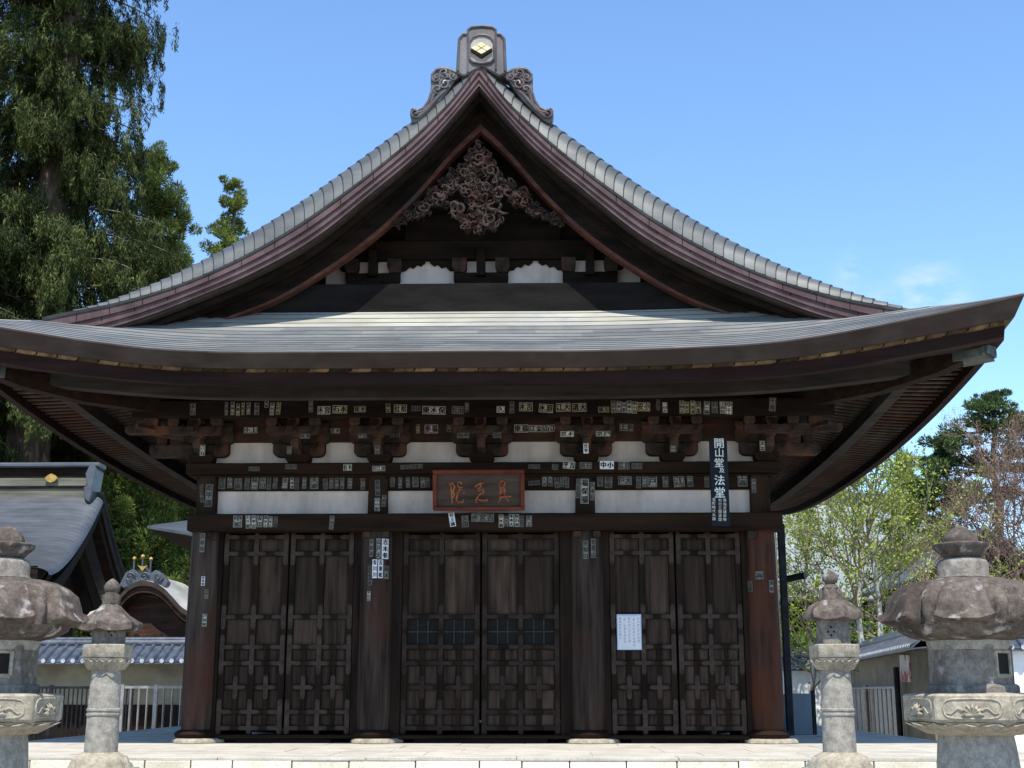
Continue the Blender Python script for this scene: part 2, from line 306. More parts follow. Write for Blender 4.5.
def speckle(m, amt=.25, sc=70):
    t = m.node_tree; b = t.nodes['Principled BSDF']; src = b.inputs['Base Color'].links[0].from_socket
    tc = t.nodes.new('ShaderNodeTexCoord'); n = t.nodes.new('ShaderNodeTexNoise'); n.inputs['Scale'].default_value = sc; n.inputs['Detail'].default_value = 3; t.links.new(tc.outputs['Object'], n.inputs[0])
    mr = t.nodes.new('ShaderNodeMapRange'); mr.inputs[1].default_value = .3; mr.inputs[2].default_value = .7; mr.inputs[3].default_value = 1 - amt; mr.inputs[4].default_value = 1 + amt; t.links.new(n.outputs[0], mr.inputs[0])
    hs = t.nodes.new('ShaderNodeHueSaturation'); t.links.new(src, hs.inputs['Color']); t.links.new(mr.outputs[0], hs.inputs['Value']); t.links.new(hs.outputs[0], b.inputs['Base Color'])
for m_ in (STONE, STONED, STONEL, STONEC): speckle(m_, .2)
for m_ in (PAVE, KERB): speckle(m_, .14, 45)
# ------------------------------------------------------------------ glyphs
_gl = {}
def glyph(ch):
    """triangulated outline of one character, 1 unit tall, centred"""
    if ch in _gl: return _gl[ch]
    c = bpy.data.curves.new('glyph', 'FONT'); c.body = ch; c.size = 1; c.resolution_u = 2; c.fill_mode = 'FRONT'
    o = bpy.data.objects.new('glyph', c); COL.objects.link(o)
    dg = bpy.context.evaluated_depsgraph_get(); me = o.evaluated_get(dg).to_mesh()
    v = np.array([(p.co.x, p.co.y) for p in me.vertices]) if len(me.vertices) else np.zeros((0, 2))
    f = [tuple(p.vertices) for p in me.polygons]
    o.evaluated_get(dg).to_mesh_clear(); bpy.data.objects.remove(o); bpy.data.curves.remove(c)
    if len(v):
        lo, hi = v.min(0), v.max(0); v = (v - (lo + hi) / 2) / max(hi - lo)
    _gl[ch] = (v, f); return _gl[ch]
def put_glyph(mb, ch, cx, cz, w, h, y, fx=None):
    v, f = glyph(ch)
    if fx: mb.add([fx(cx + p[0] * w, y, cz + p[1] * h) for p in v], f)
    else: mb.add([(cx + p[0] * w, y, cz + p[1] * h) for p in v], f)

# ------------------------------------------------------------------ ground
g = MB(); g.grid([[(x, y, -.82) for x in (-400, -60, -12, 12, 60, 400)] for y in (-120, -20, 15, 80, 600)])
tag(g.build('ground', GROUND), kind='structure')
# far wooded hill line stays below the trees
hm = MB(); rows = []
for j in range(8):
    row = []
    for i in range(61):
        x = -300 + 10 * i; y = 150 + j * 22
        row.append((x, y, -.9 + (1 - abs(j - 7) / 7) * (13 + 4 * mnoise.noise(Vector((x * .012, y * .02, 3.1))))))
    rows.append(row)
hm.grid(rows)
tag(hm.build('hill', mat('wooded_hill', (.03, .045, .02), (.07, .09, .04), (.35, .35, .35), .95, bump=1.0, bdist=2.0), smooth=60), kind='structure')

# ------------------------------------------------------------------ podium
pod = empty('stone_podium', (0, 4.6, -.82))
tag(pod, 'long pale stone podium with dressed edge stones under the wooden hall', 'podium')
pm = MB(); pm.box(-6.05, 6.05, -3.6, 13.4, -.8, -.005)
pm.build('core', PAVE, pod)
pv = MB(); x = -6.2
yy = -3.5
r_ = random.Random(3)
while yy < 13.3:
    d = min(.9, 13.4 - yy); xx = -6.05 + r_.uniform(-.4, 0)
    while xx < 6.05:
        wd = r_.uniform(.75, 1.25); a, b = max(xx + .004, -6.05), min(xx + wd - .004, 6.05)
        if b - a > .05: pv.box(a, b, yy + .004, yy + d - .004, -.004, .0 + r_.uniform(-.002, .002))
        xx += wd
    yy += d
pv.build('paving', PAVE, pod)
ke = MB(); xx = -6.25
while xx < 6.25:
    wd = min(r_.uniform(.95, 1.7), 6.25 - xx); dz = r_.uniform(-.004, .004)
    ke.box(xx + .003, xx + wd - .003, -3.93, -3.508, -.028, .004 + dz); xx += wd
ke.build('coping', PAVE, pod, bevel=.004)
ks = MB()
for row in range(2):
    xx = -6.2 - row * .3
    while xx < 6.2:
        wd = r_.uniform(.42, .72); a, b = max(xx, -6.2), min(xx + wd, 6.2)
        if b - a > .06:
            z1 = -.0285 - row * .38; z0 = z1 - .365; dy = r_.uniform(-.015, .015)
            ks.box(a + .006, b - .006, -3.935 + abs(dy), -3.62, z0, z1)
        xx += wd
ks.build('edge_stone_course', KERB, pod, bevel=.007)
sd_ = MB()
for sgn in (-1, 1): sd_.box(sgn * 6.06, sgn * 6.24, -3.5, 13.4, -.8, .003).cut()
sd_.build_each('side_coping', PAVE, pod, bevel=.012)

# ------------------------------------------------------------------ temple hall
hall = empty('temple_hall', (0, 0, 0))
tag(hall, 'large dark wooden Buddhist temple hall with sweeping copper gabled roof and closed panelled doors', 'temple')
PX = [-3.80, -1.44, 1.42, 3.78]                     # pillar centres
Z_BEAM0, Z_BEAM1 = hz(530, -.3), hz(513, -.3)
# pillars
pillars = []
for i, x in enumerate(PX):
    p = MB(); r0, r1 = (.215, .2) if i in (0, 3) else (.225, .215)
    n = 28
    p.lathe([(r0 * .94, .17), (r0, .4), (r0, 1.2), ((r0 + r1) / 2, 2.0), (r1, 2.6), (r1 * .96, 3.0)], n, (x, .0, 0))
    po = p.build('pillar', PILLARR if i == 3 else PILLAR, hall, smooth=40)
    b = MB(); b.lathe([(.2, .06), (.27, .07), (.29, .115), (.26, .15), (.215, .17)], 24, (x, 0, 0)); b.build('base_ring', WOODX, po, smooth=40)
    pillars.append(po)
    s = MB(); s.lathe([(.36, 0.0), (.35, .045), (.31, .062), (.2, .062)], 10, (x + .03, -.02, 0), lobes=lambda a, k, z: 1 + .08 * math.sin(3 * a + i) + .05 * math.sin(5 * a)); s.build('pillar_foot_stone', STONEL, hall, bevel=.01)
# side and rear pillars and walls
bk = MB()
for x in (PX[0], PX[3]):
    for y in (2.2, 4.4, 6.6, 8.8, 11): bk.lathe([(.2, 0), (.2, 3.2)], 16, (x, y, 0)).cut()
bk.build_each('pillar', WOODZ, hall, smooth=40)
sw = MB()
for x in (PX[0], PX[3]): sw.box(x - .05, x + .05, .1, 11, .05, 3.9)
sw.box(PX[0], PX[3], 10.95, 11.05, .05, 3.9)
sw.build('side_wall_boarding', WOODZ, hall)
tp = MB(); tp.box(PX[0] + .05, PX[3] - .05, .12, 10.9, 3.86, 3.9); tp.build('ceiling_boards', DARKW, hall)

# slips -------------------------------------------------------------
KAN = '大山田中村宮吉川木本清江戸東京千社講松金石高上福寿参一平安水谷久保小林原太'
def slip(parent, px0, py0, px1, py1, Y, style=0, tilt=0.0, cyl=None, n=None):
    a = at(px0, py1, Y); b = at(px1, py0, Y)
    cx, cz, w, h = (a.x + b.x) / 2, (a.z + b.z) / 2, abs(b.x - a.x), abs(b.z - a.z)
    if cyl:
        pxc, rad = cyl; dx = max(-rad * .93, min(rad * .93, cx - pxc)); th = math.asin(dx / rad)
        # real width seen foreshortened
        w = min(w / max(math.cos(th), .45), .12)
        def fx(u, y, z):
            t2 = th + (u - cx) / rad
            rr = rad + .004 + (Y - y)
            return (pxc + rr * math.sin(t2), -rr * math.cos(t2), z)
        sub = 3
    else:
        ct, st = math.cos(tilt), math.sin(tilt)
        def fx(u, y, z): return (cx + (u - cx) * ct - (z - cz) * st, y, cz + (u - cx) * st + (z - cz) * ct)
        sub = 1
    m = MB()
    y0 = Y - .003
    us = [cx - w / 2 + w * k / sub for k in range(sub + 1)]
    m.grid([[fx(u, y0, cz - h / 2) for u in us], [fx(u, y0, cz + h / 2) for u in us]])
    m.grid([[fx(u, y0, cz - h / 2) for u in us], [fx(u, Y, cz - h / 2) for u in us]])
    m.grid([[fx(u, y0, cz + h / 2) for u in us], [fx(u, Y, cz + h / 2) for u in us]])
    m.cur = 1
    t = min(w, h) * .07
    yb = y0 - .0012; e = t * .9
    if style in (0, 1, 2):
        for (u0, u1, z0, z1) in ((-w/2+e, w/2-e, -h/2+e, -h/2+e+t), (-w/2+e, w/2-e, h/2-e-t, h/2-e), (-w/2+e, -w/2+e+t, -h/2+e+t, h/2-e-t), (w/2-e-t, w/2-e, -h/2+e+t, h/2-e-t)):
            m.add([fx(cx + u, yb, cz + z) for u, z in ((u0, z0), (u1, z0), (u1, z1), (u0, z1))], [(0, 1, 2, 3)])
    ar = h / w
    if ar > 1.25: cnt = n or max(2, min(3, round(ar * 1.1))); cells = [(0, h / 2 - h * (k + .5) / cnt, w * .72, h / cnt * .82) for k in range(cnt)]
    elif ar < .8: cnt = n or max(2, min(6, round(1.1 / ar))); cells = [(-w / 2 + w * (k + .5) / cnt, 0, w / cnt * .82, h * .74) for k in range(cnt)]
    else: cells = [(0, 0, w * .74, h * .74)]
    for (u, z, gw, gh) in cells:
        ch = r_.choice(KAN)
        for ox, oz, oy in ((0, 0, .0016), (.07, .03, .0018), (-.06, .05, .0020)): put_glyph(m, ch, cx + u + ox * gw, cz + z + oz * gh, gw, gh, y0 - oy, fx)
    return m.build('votive_slip', [PAPERS[style], INKOLD if style in (2, 3) else INK], parent, recalc=False)
def row(parent, Y, org, ylo, yhi, spans, default=0):
    """spans in 4.6545x survey-sheet units from an origin"""
    k = 220 / 1024
    for s in spans:
        x0, x1 = s[0], s[1]; st = s[2] if len(s) > 2 and s[2] is not None else default
        ya, yb = (s[3], s[4]) if len(s) > 4 else (ylo + r_.uniform(-4, 4), yhi + r_.uniform(-4, 4))
        slip(parent, org[0] + x0 * k, org[1] + ya * k, org[0] + x1 * k, org[1] + yb * k, Y, st, r_.choice((r_.uniform(-.03, .03), r_.uniform(-.09, .09))) if len(s) < 6 else s[5])
LO, MO, RO = (180, 380), (380, 380), (580, 380)

# lower beam with the slips
bm_ = MB(); bm_.box(hx(187, 522, -.3), hx(783, 520, -.3), -.3, .1, Z_BEAM0, Z_BEAM1)
beam = bm_.build('lower_beam', WOODX, hall, bevel=.012)
row(beam, -.303, LO, 632, 688, [(247, 290, 2), (305, 329, 0), (331, 356, 0), (358, 384, 0), (388, 410, 0), (412, 431, 0), (434, 455, 3), (695, 718, 2, 632, 695)])
row(beam, -.303, MO, 628, 685, [(322, 350, 4, 618, 682, .16), (380, 412, 3), (425, 530, 2, 622, 660), (553, 575, 0), (577, 597, 2), (600, 623, 0), (626, 648, 0), (650, 670, 3), (680, 707, 2)])
# white panels and short posts of the frieze
Zw0, Zw1 = Z_BEAM1 - .02, hz(490, -.03)
wp = [(hx(216, 500, 0), hx(369, 500, 0)), (hx(389, 500, 0), hx(574, 500, 0)), (hx(597, 500, 0), hx(750, 500, 0))]
for a, b in wp:
    q = MB(); q.box(a - .05, b + .05, -.02, .06, Zw0, Zw1 + .02); q.build('plaster_panel', PLASTER, hall)
Zf0, Zf1 = hz(490, -.08), hz(473, -.08)
f = MB(); f.box(hx(197, 480, -.08), hx(772, 480, -.08), -.08, .12, Zf0, Zf1)
frz = f.build('frieze_beam', WOODX, hall, bevel=.01)
row(frz, -.083, LO, 455, 507, [(178, 213, 3), (220, 245, 2), (250, 290, 3), (300, 325, 3), (330, 365, 2), (370, 400, 2), (403, 425, 3), (432, 455, 3), (475, 503, 2), (512, 530, 0), (532, 555, 3), (568, 590, 2), (605, 645, 2), (665, 690, 3), (695, 715, 2), (720, 740, 2), (745, 765, 3), (780, 802, 2), (840, 862, 2)], 3)
row(frz, -.083, MO, 450, 502, [(47, 70, 3), (85, 103, 2), (120, 140, 2), (150, 180, 3), (188, 212, 2), (215, 232, 3), (690, 745, 3, 468, 490), (755, 777, 2, 435, 495), (782, 803, 2, 435, 495), (812, 835, 3), (838, 858, 3), (862, 880, 3)])
row(frz, -.083, RO, 445, 500, [(80, 107, 3), (115, 150, 3), (178, 240, 2, 448, 488), (262, 283, 3), (290, 310, 2), (315, 357, 2), (385, 410, 2), (437, 485, 2), (500, 525, 2), (580, 600, 3), (735, 777, 2, 433, 495)])
pc = [hx(207, 490, -.12), hx(378, 490, -.12), hx(585, 490, -.12), hx(760, 490, -.12)]
slips_post = [[(90, 112, 3, 485, 570), (115, 155, 2, 485, 590)], [(905, 930, 0, 550, 610), (938, 960, 2, 535, 590), (907, 932, 3, 465, 540)], None, None]
for i, x in enumerate(pc):
    s = MB(); hw = .135
    s.prism([(x - hw, Z_BEAM1 - .01), (x + hw, Z_BEAM1 - .01), (x + hw * .96, Zf1 - .1), (x + hw * .7, Zf1 - .03), (x, Zf1 - .02), (x - hw * .7, Zf1 - .03), (x - hw * .96, Zf1 - .1)], -.13, .1)
    so_ = s.build('strut_post', WOODZ, hall, bevel=.008)
    if slips_post[i]: row(so_, -.133, LO, 0, 0, slips_post[i])
    elif i == 2: row(so_, -.133, MO, 0, 0, [(912, 930, 3, 460, 550), (935, 970, 0, 460, 575), (978, 1000, 2, 475, 560)])
    else: row(so_, -.133, RO, 0, 0, [(800, 818, 2, 460, 525)])
# ledge (flat plate beam)
Zl0, Zl1 = hz(473, -.22), hz(462, -.22)
l = MB(); l.box(hx(186, 468, -.22), hx(782, 467, -.22), -.22, .2, Zl0, Zl1); l.box(hx(190, 468, -.16), hx(778, 467, -.16), -.16, .18, Zl0 - .03, Zl0 - .002)
led = l.build('plate_beam', WOODX, hall, bevel=.012)
row(led, -.223, LO, 400, 424, [(318, 372, 3, 403, 424), (490, 545, 3, 392, 415), (760, 800, 0, 392, 422), (895, 955, 0, 400, 424)])
row(led, -.223, MO, 395, 415, [(95, 200, 3, 393, 414), (690, 745, 3, 393, 413), (800, 830, 3), (852, 907, 0, 380, 413), (930, 985, 2, 383, 413)])
row(led, -.223, RO, 384, 412, [(93, 157, 4, 377, 415), (180, 230, 2), (240, 290, 3)])
# plaster strip behind the brackets, reddish board, purlin
q = MB(); q.box(PX[0], PX[3], .02, .08, Zl1 - .02, hz(438, 0)); q.build('upper_plaster', PLASTER, hall)
Zr0, Zr1 = hz(441, -.06), hz(415, -.06)
q = MB(); q.box(PX[0] - .1, PX[3] + .1, -.06, .1, Zr0, Zr1 + .25)
rb = q.build('tie_board', REDW, hall, bevel=.008)
row(rb, -.063, LO, 222, 247, [(297, 360, 0), (670, 690, 0, 215, 258), (700, 745, 0)])
row(rb, -.063, MO, 210, 245, [(168, 185, 1), (208, 270, 0), (310, 332, 2), (625, 690, 0), (695, 755, 0), (758, 820, 0)])
row(rb, -.063, RO, 206, 234, [(185, 247, 2)])
q = MB(); q.box(PX[0] - .1, PX[3] + .1, .0, .1, Zr1 + .252, 5.25); q.build('upper_boarding', DARKW, hall)
q = MB()
for x in (PX[0], PX[3]): q.box(x - .05, x + .05, .105, 11, 3.9, 5.2).cut()
q.build_each('upper_boarding', DARKW, hall)
PY = -.55
Zp0, Zp1 = hz(416.5, PY - .1), hz(399, PY - .1)
q = MB(); q.box(-4.75, 4.75, PY - .1, PY + .1, Zp0, Zp1)
pur = q.build('eave_purlin', DARKW, hall, bevel=.01)
y_ = PY - .103
row(pur, y_, LO, 106, 164, [(45, 75, 2), (207, 225, 2), (235, 255, 0), (260, 280, 1), (285, 302, 1), (308, 330, 2), (345, 370, 3), (393, 413, 0, 98, 128), (417, 440, 0), (447, 470, 1), (598, 620, 2, 95, 150), (640, 700, 0, 122, 160), (710, 778, 1, 118, 155), (810, 865, 1, 122, 150), (958, 980, 1, 110, 152)])
row(pur, y_, MO, 110, 155, [(65, 125, 1, 115, 152), (145, 190, 3, 120, 145), (197, 305, 0, 122, 160), (335, 390, 2, 122, 158), (395, 414, 2, 105, 150), (543, 580, 0, 122, 152), (603, 625, 2, 100, 155), (648, 710, 1, 105, 145), (740, 805, 1, 112, 152), (820, 887, 1, 107, 147), (895, 960, 1, 108, 148)])
row(pur, y_, RO, 100, 155, [(85, 135, 1, 125, 150), (145, 165, 1), (170, 190, 0), (194, 215, 0), (219, 240, 0), (243, 265, 1), (268, 325, 1, 105, 145), (355, 372, 3, 90, 140), (385, 405, 0), (463, 485, 1), (488, 507, 1), (515, 535, 1), (538, 562, 1), (578, 602, 0), (613, 640, 2), (652, 675, 0), (680, 707, 0), (882, 910, 2, 82, 145)])
sp = MB()
for sgn in (-1, 1): sp.box(sgn * 4.25, sgn * 4.45, PY + .1, 11.5, Zp0, Zp1).cut()
sp.build_each('side_purlin', DARKW, hall, bevel=.01)

def hijiki(mb, cx, y0, y1, z0, z1, hw, cut=.55):
    """bracket arm with rounded lower corners"""
    h = z1 - z0; pts = [(-hw, z1), (-hw, z0 + h * .42)]
    for k in range(1, 6):
        a = k / 5 * math.pi / 2; pts.append((-hw + h * .55 * (1 - math.cos(a)) , z0 + h * .42 * (1 - math.sin(a))))
    pts += [(-p[0], p[1]) for p in pts[::-1]]
    mb.prism([(cx + p[0], p[1]) for p in pts], y0, y1)
def masu(mb, cx, cy, z0, w=.085, h=.10):
    mb.taper(cx, cy, z0, z0 + h * .42, w * .72, w * .72, w, w); mb.box(cx - w, cx + w, cy - w, cy + w, z0 + h * .42, z0 + h)
sets = [203, 299, 380, 482, 586, 672, 766]
Za0, Za1 = hz(456, -.1), hz(444, -.1); Zu0, Zu1 = hz(441, -.2), hz(431, -.2)
def bracket(cx, corner=0):
    b = empty('bracket_set', (cx, 0, Zl1)); b.parent = hall
    m = MB(); m.taper(cx, -.02, Zl1 - .002, Zl1 + .06, .125, .13, .17, .17); m.box(cx - .17, cx + .17, -.19, .14, Zl1 + .06, Zl1 + .135)
    m.build('great_block', WOODX, b, bevel=.006)
    m = MB(); hijiki(m, cx, -.12, .0, Za0, Za1, .36); m.build('lower_arm', BRK, b)
    m = MB(); hijiki(m, cx, -.135, -.02, Zu0 - .01, Zu1 + .02, .43); m.build('wall_arm', BRK, b)
    m = MB()
    for dx in (-.28, 0, .28): masu(m, cx + dx, -.07, Za1 + .002, .08, Zu0 - Za1 - .015); m.cut()
    for dx in (-.34, 0, .34): masu(m, cx + dx, -.085, Zu1 + .022, .08, .11); m.cut()
    m.build_each('bearing_block', BRK, b)
    # arm stepping forward with its nose
    m = MB(); zz = Za1
    m.prism([(.1, Za0 + .02), (-.30, Za0 + .02), (-.42, Za0 + .06), (-.47, Za0 + .13), (-.47, Za1 + .03), (.1, Za1 + .03)], cx - .055, cx + .055, 'x')
    m.prism([(.1, Zu0 + .03), (-.55, Zu0 + .03), (-.72, Zu0 + .06), (-.78, Zu0 + .13), (-.74, Zu0 + .17), (.1, Zu0 + .17)], cx - .05, cx + .05, 'x')
    m.build('forward_arm', BRK, b, bevel=.006)
    m = MB(); masu(m, cx, PY + .16, Za1 + .03, .09, .1); z2 = Zp0 - .17
    hijiki(m, cx, PY - .06, PY + .06, z2 - .05, z2 + .06, .36)
    for dx in (-.29, 0, .29): masu(m, cx + dx, PY, z2 + .062, .075, Zp0 - z2 - .064)
    m.build('outer_arm', BRK, b, bevel=.004)
    m = MB(); m.prism([(.0, Zp0 - .02), (-.62, Zp0 - .02), (-.80, Zp0 - .06), (-.84, Zp0 - .16), (-.76, Zp0 - .22), (-.66, Zp0 - .17), (.0, Zp0 - .2)], cx - .045, cx + .045, 'x')
    m.build('nose', WOODX, b, bevel=.006)
    if corner:
        m = MB(); s = corner
        m.tube([(cx, 0, Zu0 + .06), (cx + s * .75, -.75, Zu0 + .1)], .07, 4)
        hijiki(m, cx + s * .45, -.11, 0.01, Za0, Za1, .3); hijiki(m, cx + s * .55, PY - .05, PY + .05, z2 - .04, z2 + .07, .4)
        m.box(cx + s * .52, cx + s * .66, -.07, .07, Za1, Za1 + .2); m.box(cx + s * .5, cx + s * .68, PY - .08, PY + .08, z2 + .07, Zp0)
        m.build('corner_arms', BRK, b, bevel=.004)
    return b
brs = []
for k, px in enumerate(sets): brs.append(bracket(hx(px, 450, -.1), -1 if k == 0 else 1 if k == 6 else 0))
def face_slip(k, org, s, Y):
    kk = 220 / 1024; o = slip(brs[k], org[0] + s[0] * kk, org[1] + s[3] * kk, org[0] + s[1] * kk, org[1] + s[4] * kk, Y, s[2], n=2)
for k, org, s in ((0, LO, (92, 118, 0, 303, 352)), (1, LO, (497, 520, 2, 308, 345)), (2, LO, (906, 930, 2, 305, 345)), (4, MO, (947, 970, 4, 295, 342)), (5, RO, (420, 447, 2, 305, 335)), (6, RO, (838, 860, 1, 283, 330))):
    face_slip(k, org, s, -.4735)
kk = 220 / 1024
for k, org, s in ((1, LO, (560, 605, 2, 250, 272)), (2, LO, (830, 870, 2, 250, 270)), (2, MO, (50, 92, 2, 245, 268)), (3, MO, (360, 415, 3, 246, 270)), (3, MO, (525, 565, 3, 244, 270)), (4, MO, (840, 902, 0, 238, 264)), (4, RO, (75, 140, 0, 238, 262)), (2, LO, (980, 1022, 3, 245, 268))):
    face_slip(k, org, s, PY - .0635)

# doors ---------------------------------------------------------------
FR = [.021, .106, .425, .574, .654, .772, .891, .969]
def plate(mb, cx, cz, hw, hh, y, vert):
    """iron strip with rounded ends"""
    c = .45
    if vert: pts = [(-hw, -hh + hw * c * 2), (-hw * c, -hh), (hw * c, -hh), (hw, -hh + hw * c * 2), (hw, hh - hw * c * 2), (hw * c, hh), (-hw * c, hh), (-hw, hh - hw * c * 2)]
    else: pts = [(-hw + hh * c * 2, -hh), (hw - hh * c * 2, -hh), (hw, -hh * c), (hw, hh * c), (hw - hh * c * 2, hh), (-hw + hh * c * 2, hh), (-hw, hh * c), (-hw, -hh * c)]
    mb.prism([(cx + a, cz + b) for a, b in pts], y, y + .012)
def stud(mb, x, z, y): mb.prism([(x + .011 * math.cos(k * math.pi / 3), z + .011 * math.sin(k * math.pi / 3)) for k in range(6)], y - .008, y + .004)
def door(xl, xr, zb, zt, lattice, imat):
    Y = -.03; H = zt - zb; W = xr - xl; sw_ = .08
    zr = [zt - f * H for f in FR]; xm = (xl + xr) / 2; xs = [xl + sw_ / 2, xm, xr - sw_ / 2]
    m = MB()
    for x in xs: m.box(x - sw_ / 2, x + sw_ / 2, Y, Y + .05, zb, zt)
    xq = [(xs[0] + xs[1]) / 2, (xs[1] + xs[2]) / 2]
    for z in zr:
        for a, b in ((xs[0], xs[1]), (xs[1], xs[2])): m.box(a + sw_ / 2 + .0005, b - sw_ / 2 - .0005, Y + .003, Y + .047, z - .032, z + .032)
    for x in xq:
        for z0, z1 in ((zr[4], zr[3]), (zr[5], zr[4]), (zr[6], zr[5]), (zr[7], zr[6])): m.box(x - .028, x + .028, Y + .006, Y + .045, z0 + .0325, z1 - .0325)
    d = m.build('door', FRAME, hall, bevel=.006)
    pn = MB(); big = MB()
    def panel(a, b, z0, z1, mould=.012, pn=pn):
        pn.box(a, b, Y + .03, Y + .042, z0, z1)
        if z1 - z0 > .1 and b - a > .1: pn.box(a + mould * 2, b - mould * 2, Y + .022, Y + .0295, z0 + mould * 2, z1 - mould * 2)
    cells = []
    for a, b in ((xs[0] + sw_ / 2, xs[1] - sw_ / 2), (xs[1] + sw_ / 2, xs[2] - sw_ / 2)):
        panel(a, b, zr[1] + .032, zr[0] - .032, pn=big); big.cut(); panel(a, b, zr[2] + .032, zr[1] - .032, pn=big); big.cut()
        if not lattice: panel(a, b, zr[3] + .032, zr[2] - .032, pn=big); big.cut()
        else: cells.append((a, b, zr[3] + .032, zr[2] - .032))
        mid = (a + b) / 2
        for k in (3, 4, 5, 6):
            panel(a, mid - .028, zr[k + 1] + .032, zr[k] - .032, .008); panel(mid + .028, b, zr[k + 1] + .032, zr[k] - .032, .008)
    pn.build('lower_panels', PANEL, d, bevel=.005); big.build_each('panel', PANEL, d, bevel=.005)
    for a, b, z0, z1 in cells:
        c = MB(); c.box(a, b, Y + .04, Y + .046, z0, z1)
        lw = c.build('window', VOID, d)
        c = MB()
        for k in range(1, 3): c.box(a + (b - a) * k / 3 - .006, a + (b - a) * k / 3 + .006, Y + .02, Y + .03, z0, z1)
        c.box(a, b, Y + .0195, Y + .0285, (z0 + z1) / 2 - .006, (z0 + z1) / 2 + .006)
        c.build('lattice_bars', BARS, lw)
        c = MB()
        for k in range(1, 12): c.box(a + (b - a) * k / 12 - .0025, a + (b - a) * k / 12 + .0025, Y + .033, Y + .036, z0, z1)
        for k in range(1, 8): c.box(a, b, Y + .0362, Y + .039, z0 + (z1 - z0) * k / 8 - .0025, z0 + (z1 - z0) * k / 8 + .0025)
        c.build('wire_mesh', MESHM, lw)
    hw, hh = .031, .027; arm = (xs[1] - xs[0]) * .34
    yv, yh = Y - .012, Y - .009
    def fit(stile, zs_h, z0, z1, cross=False):
        q = MB(); x = xs[stile] if stile < 3 else xq[stile - 3]
        plate(q, x, (z0 + z1) / 2, hw, (z1 - z0) / 2, yv, True)
        for z in zs_h:
            if stile == 0: plate(q, x + arm / 2 + .01, z, arm / 2 + .012, hh, yh, False); stud(q, x + arm - .005, z, yh)
            elif stile == 2: plate(q, x - arm / 2 - .01, z, arm / 2 + .012, hh, yh, False); stud(q, x - arm + .005, z, yh)
            else: plate(q, x, z, arm * (1 if stile == 1 else .95), hh, yh, False); stud(q, x - arm * .8, z, yh); stud(q, x + arm * .8, z, yh)
            stud(q, x, z, yv)
        stud(q, x, z0 + .03, yv); stud(q, x, z1 - .03, yv)
        q.build('iron_fitting', imat, d, recalc=True)
    for s in range(3):
        fit(s, [zr[0], zr[1]], zr[1] - .155, zt - .005)
        fit(s, [zr[2]], zr[2] - .165, zr[2] + .165)
        fit(s, [zr[3], zr[4]], zr[4] - .15, zr[3] + .165)
        fit(s, [zr[6], zr[7]], zb + .005, zr[6] + .165)
    for s in (3, 4): fit(s, [zr[5]], zr[5] - .155, zr[5] + .155)
    return d
ZB, ZT = .107, hz(532.5, -.03)
bays = [((219.5, 285.5), (286.8, 352), False), ((401.5, 480), (481.5, 560), True), ((610.5, 676.5), (678, 744), False)]
for (a, b), (c, e), lat in bays:
    for u, v in ((a, b), (c, e)):
        door(hx(u, 640, -.03), hx(v, 640, -.03), ZB, ZT, lat, IRON2 if lat else IRON)
# jambs, sills, thresholds
q = MB()
for i in range(3):
    (a, _), (_, e), lat = bays[i]
    xl, xr = hx(a, 640, -.03), hx(e, 640, -.03)
    q.box(PX[i] + .1, xl - .004, -.06, .1, .1, Z_BEAM0 + .02).cut(); q.box(xr + .004, PX[i + 1] - .1, -.06, .1, .1, Z_BEAM0 + .02).cut()
q.build_each('door_jamb', FRAME, hall, bevel=.008)
q = MB()
for i in range(3): q.box(PX[i] + .2, PX[i + 1] - .2, -.1, .12, .05, .105).cut()
q.build_each('threshold', WOODX, hall, bevel=.01)
q = MB()
for i in range(3): q.box(PX[i] + .55, PX[i + 1] - .55, -.07, .1, .0, .048).cut()
q.build_each('threshold_underside', DARKW, hall)
q = MB()
for x in PX[1:3]: 
    for s in (-1, 1): q.box(x + s * .13 - .05, x + s * .13 + .05, -.24, -.12, Z_BEAM0 - .085, Z_BEAM0 - .004).cut()
for x, s in ((PX[0], 1), (PX[3], -1)): q.box(x + s * .13 - .06, x + s * .13 + .06, -.22, -.12, Z_BEAM0 - .11, Z_BEAM0 - .004).cut()
q.build_each('beam_cleat', BRK, hall, bevel=.006)
# slips on pillars
P0 = (180, 520); P1 = (580, 520); PM = (380, 520)
def pslips(i, org, spans):
    for s in spans:
        slip(pillars[i], org[0] + s[0] * kk, org[1] + s[3] * kk, org[0] + s[1] * kk, org[1] + s[4] * kk, -.215 if i in (0, 3) else -.225, s[2], cyl=(PX[i], .212 if i in (0, 3) else .224))
pslips(0, P0, [(90, 118, 2, 62, 150), (98, 116, 4, 262, 305), (112, 130, 2, 322, 365), (101, 123, 0, 437, 495)])
pslips(1, P0, [(880, 902, 2, 90, 170), (912, 935, 2, 86, 178), (938, 968, 4, 86, 180), (895, 918, 4, 184, 270), (921, 944, 4, 184, 270), (946, 969, 2, 212, 272), (874, 893, 3, 208, 255), (874, 896, 3, 262, 305), (870, 888, 0, 331, 376)])
pslips(2, PM, [(945, 969, 2, 96, 180), (982, 1003, 3, 86, 176)])
pslips(3, P1, [(820, 852, 2, 240, 275), (790, 806, 3, 280, 332), (882, 902, 2, 280, 336)])

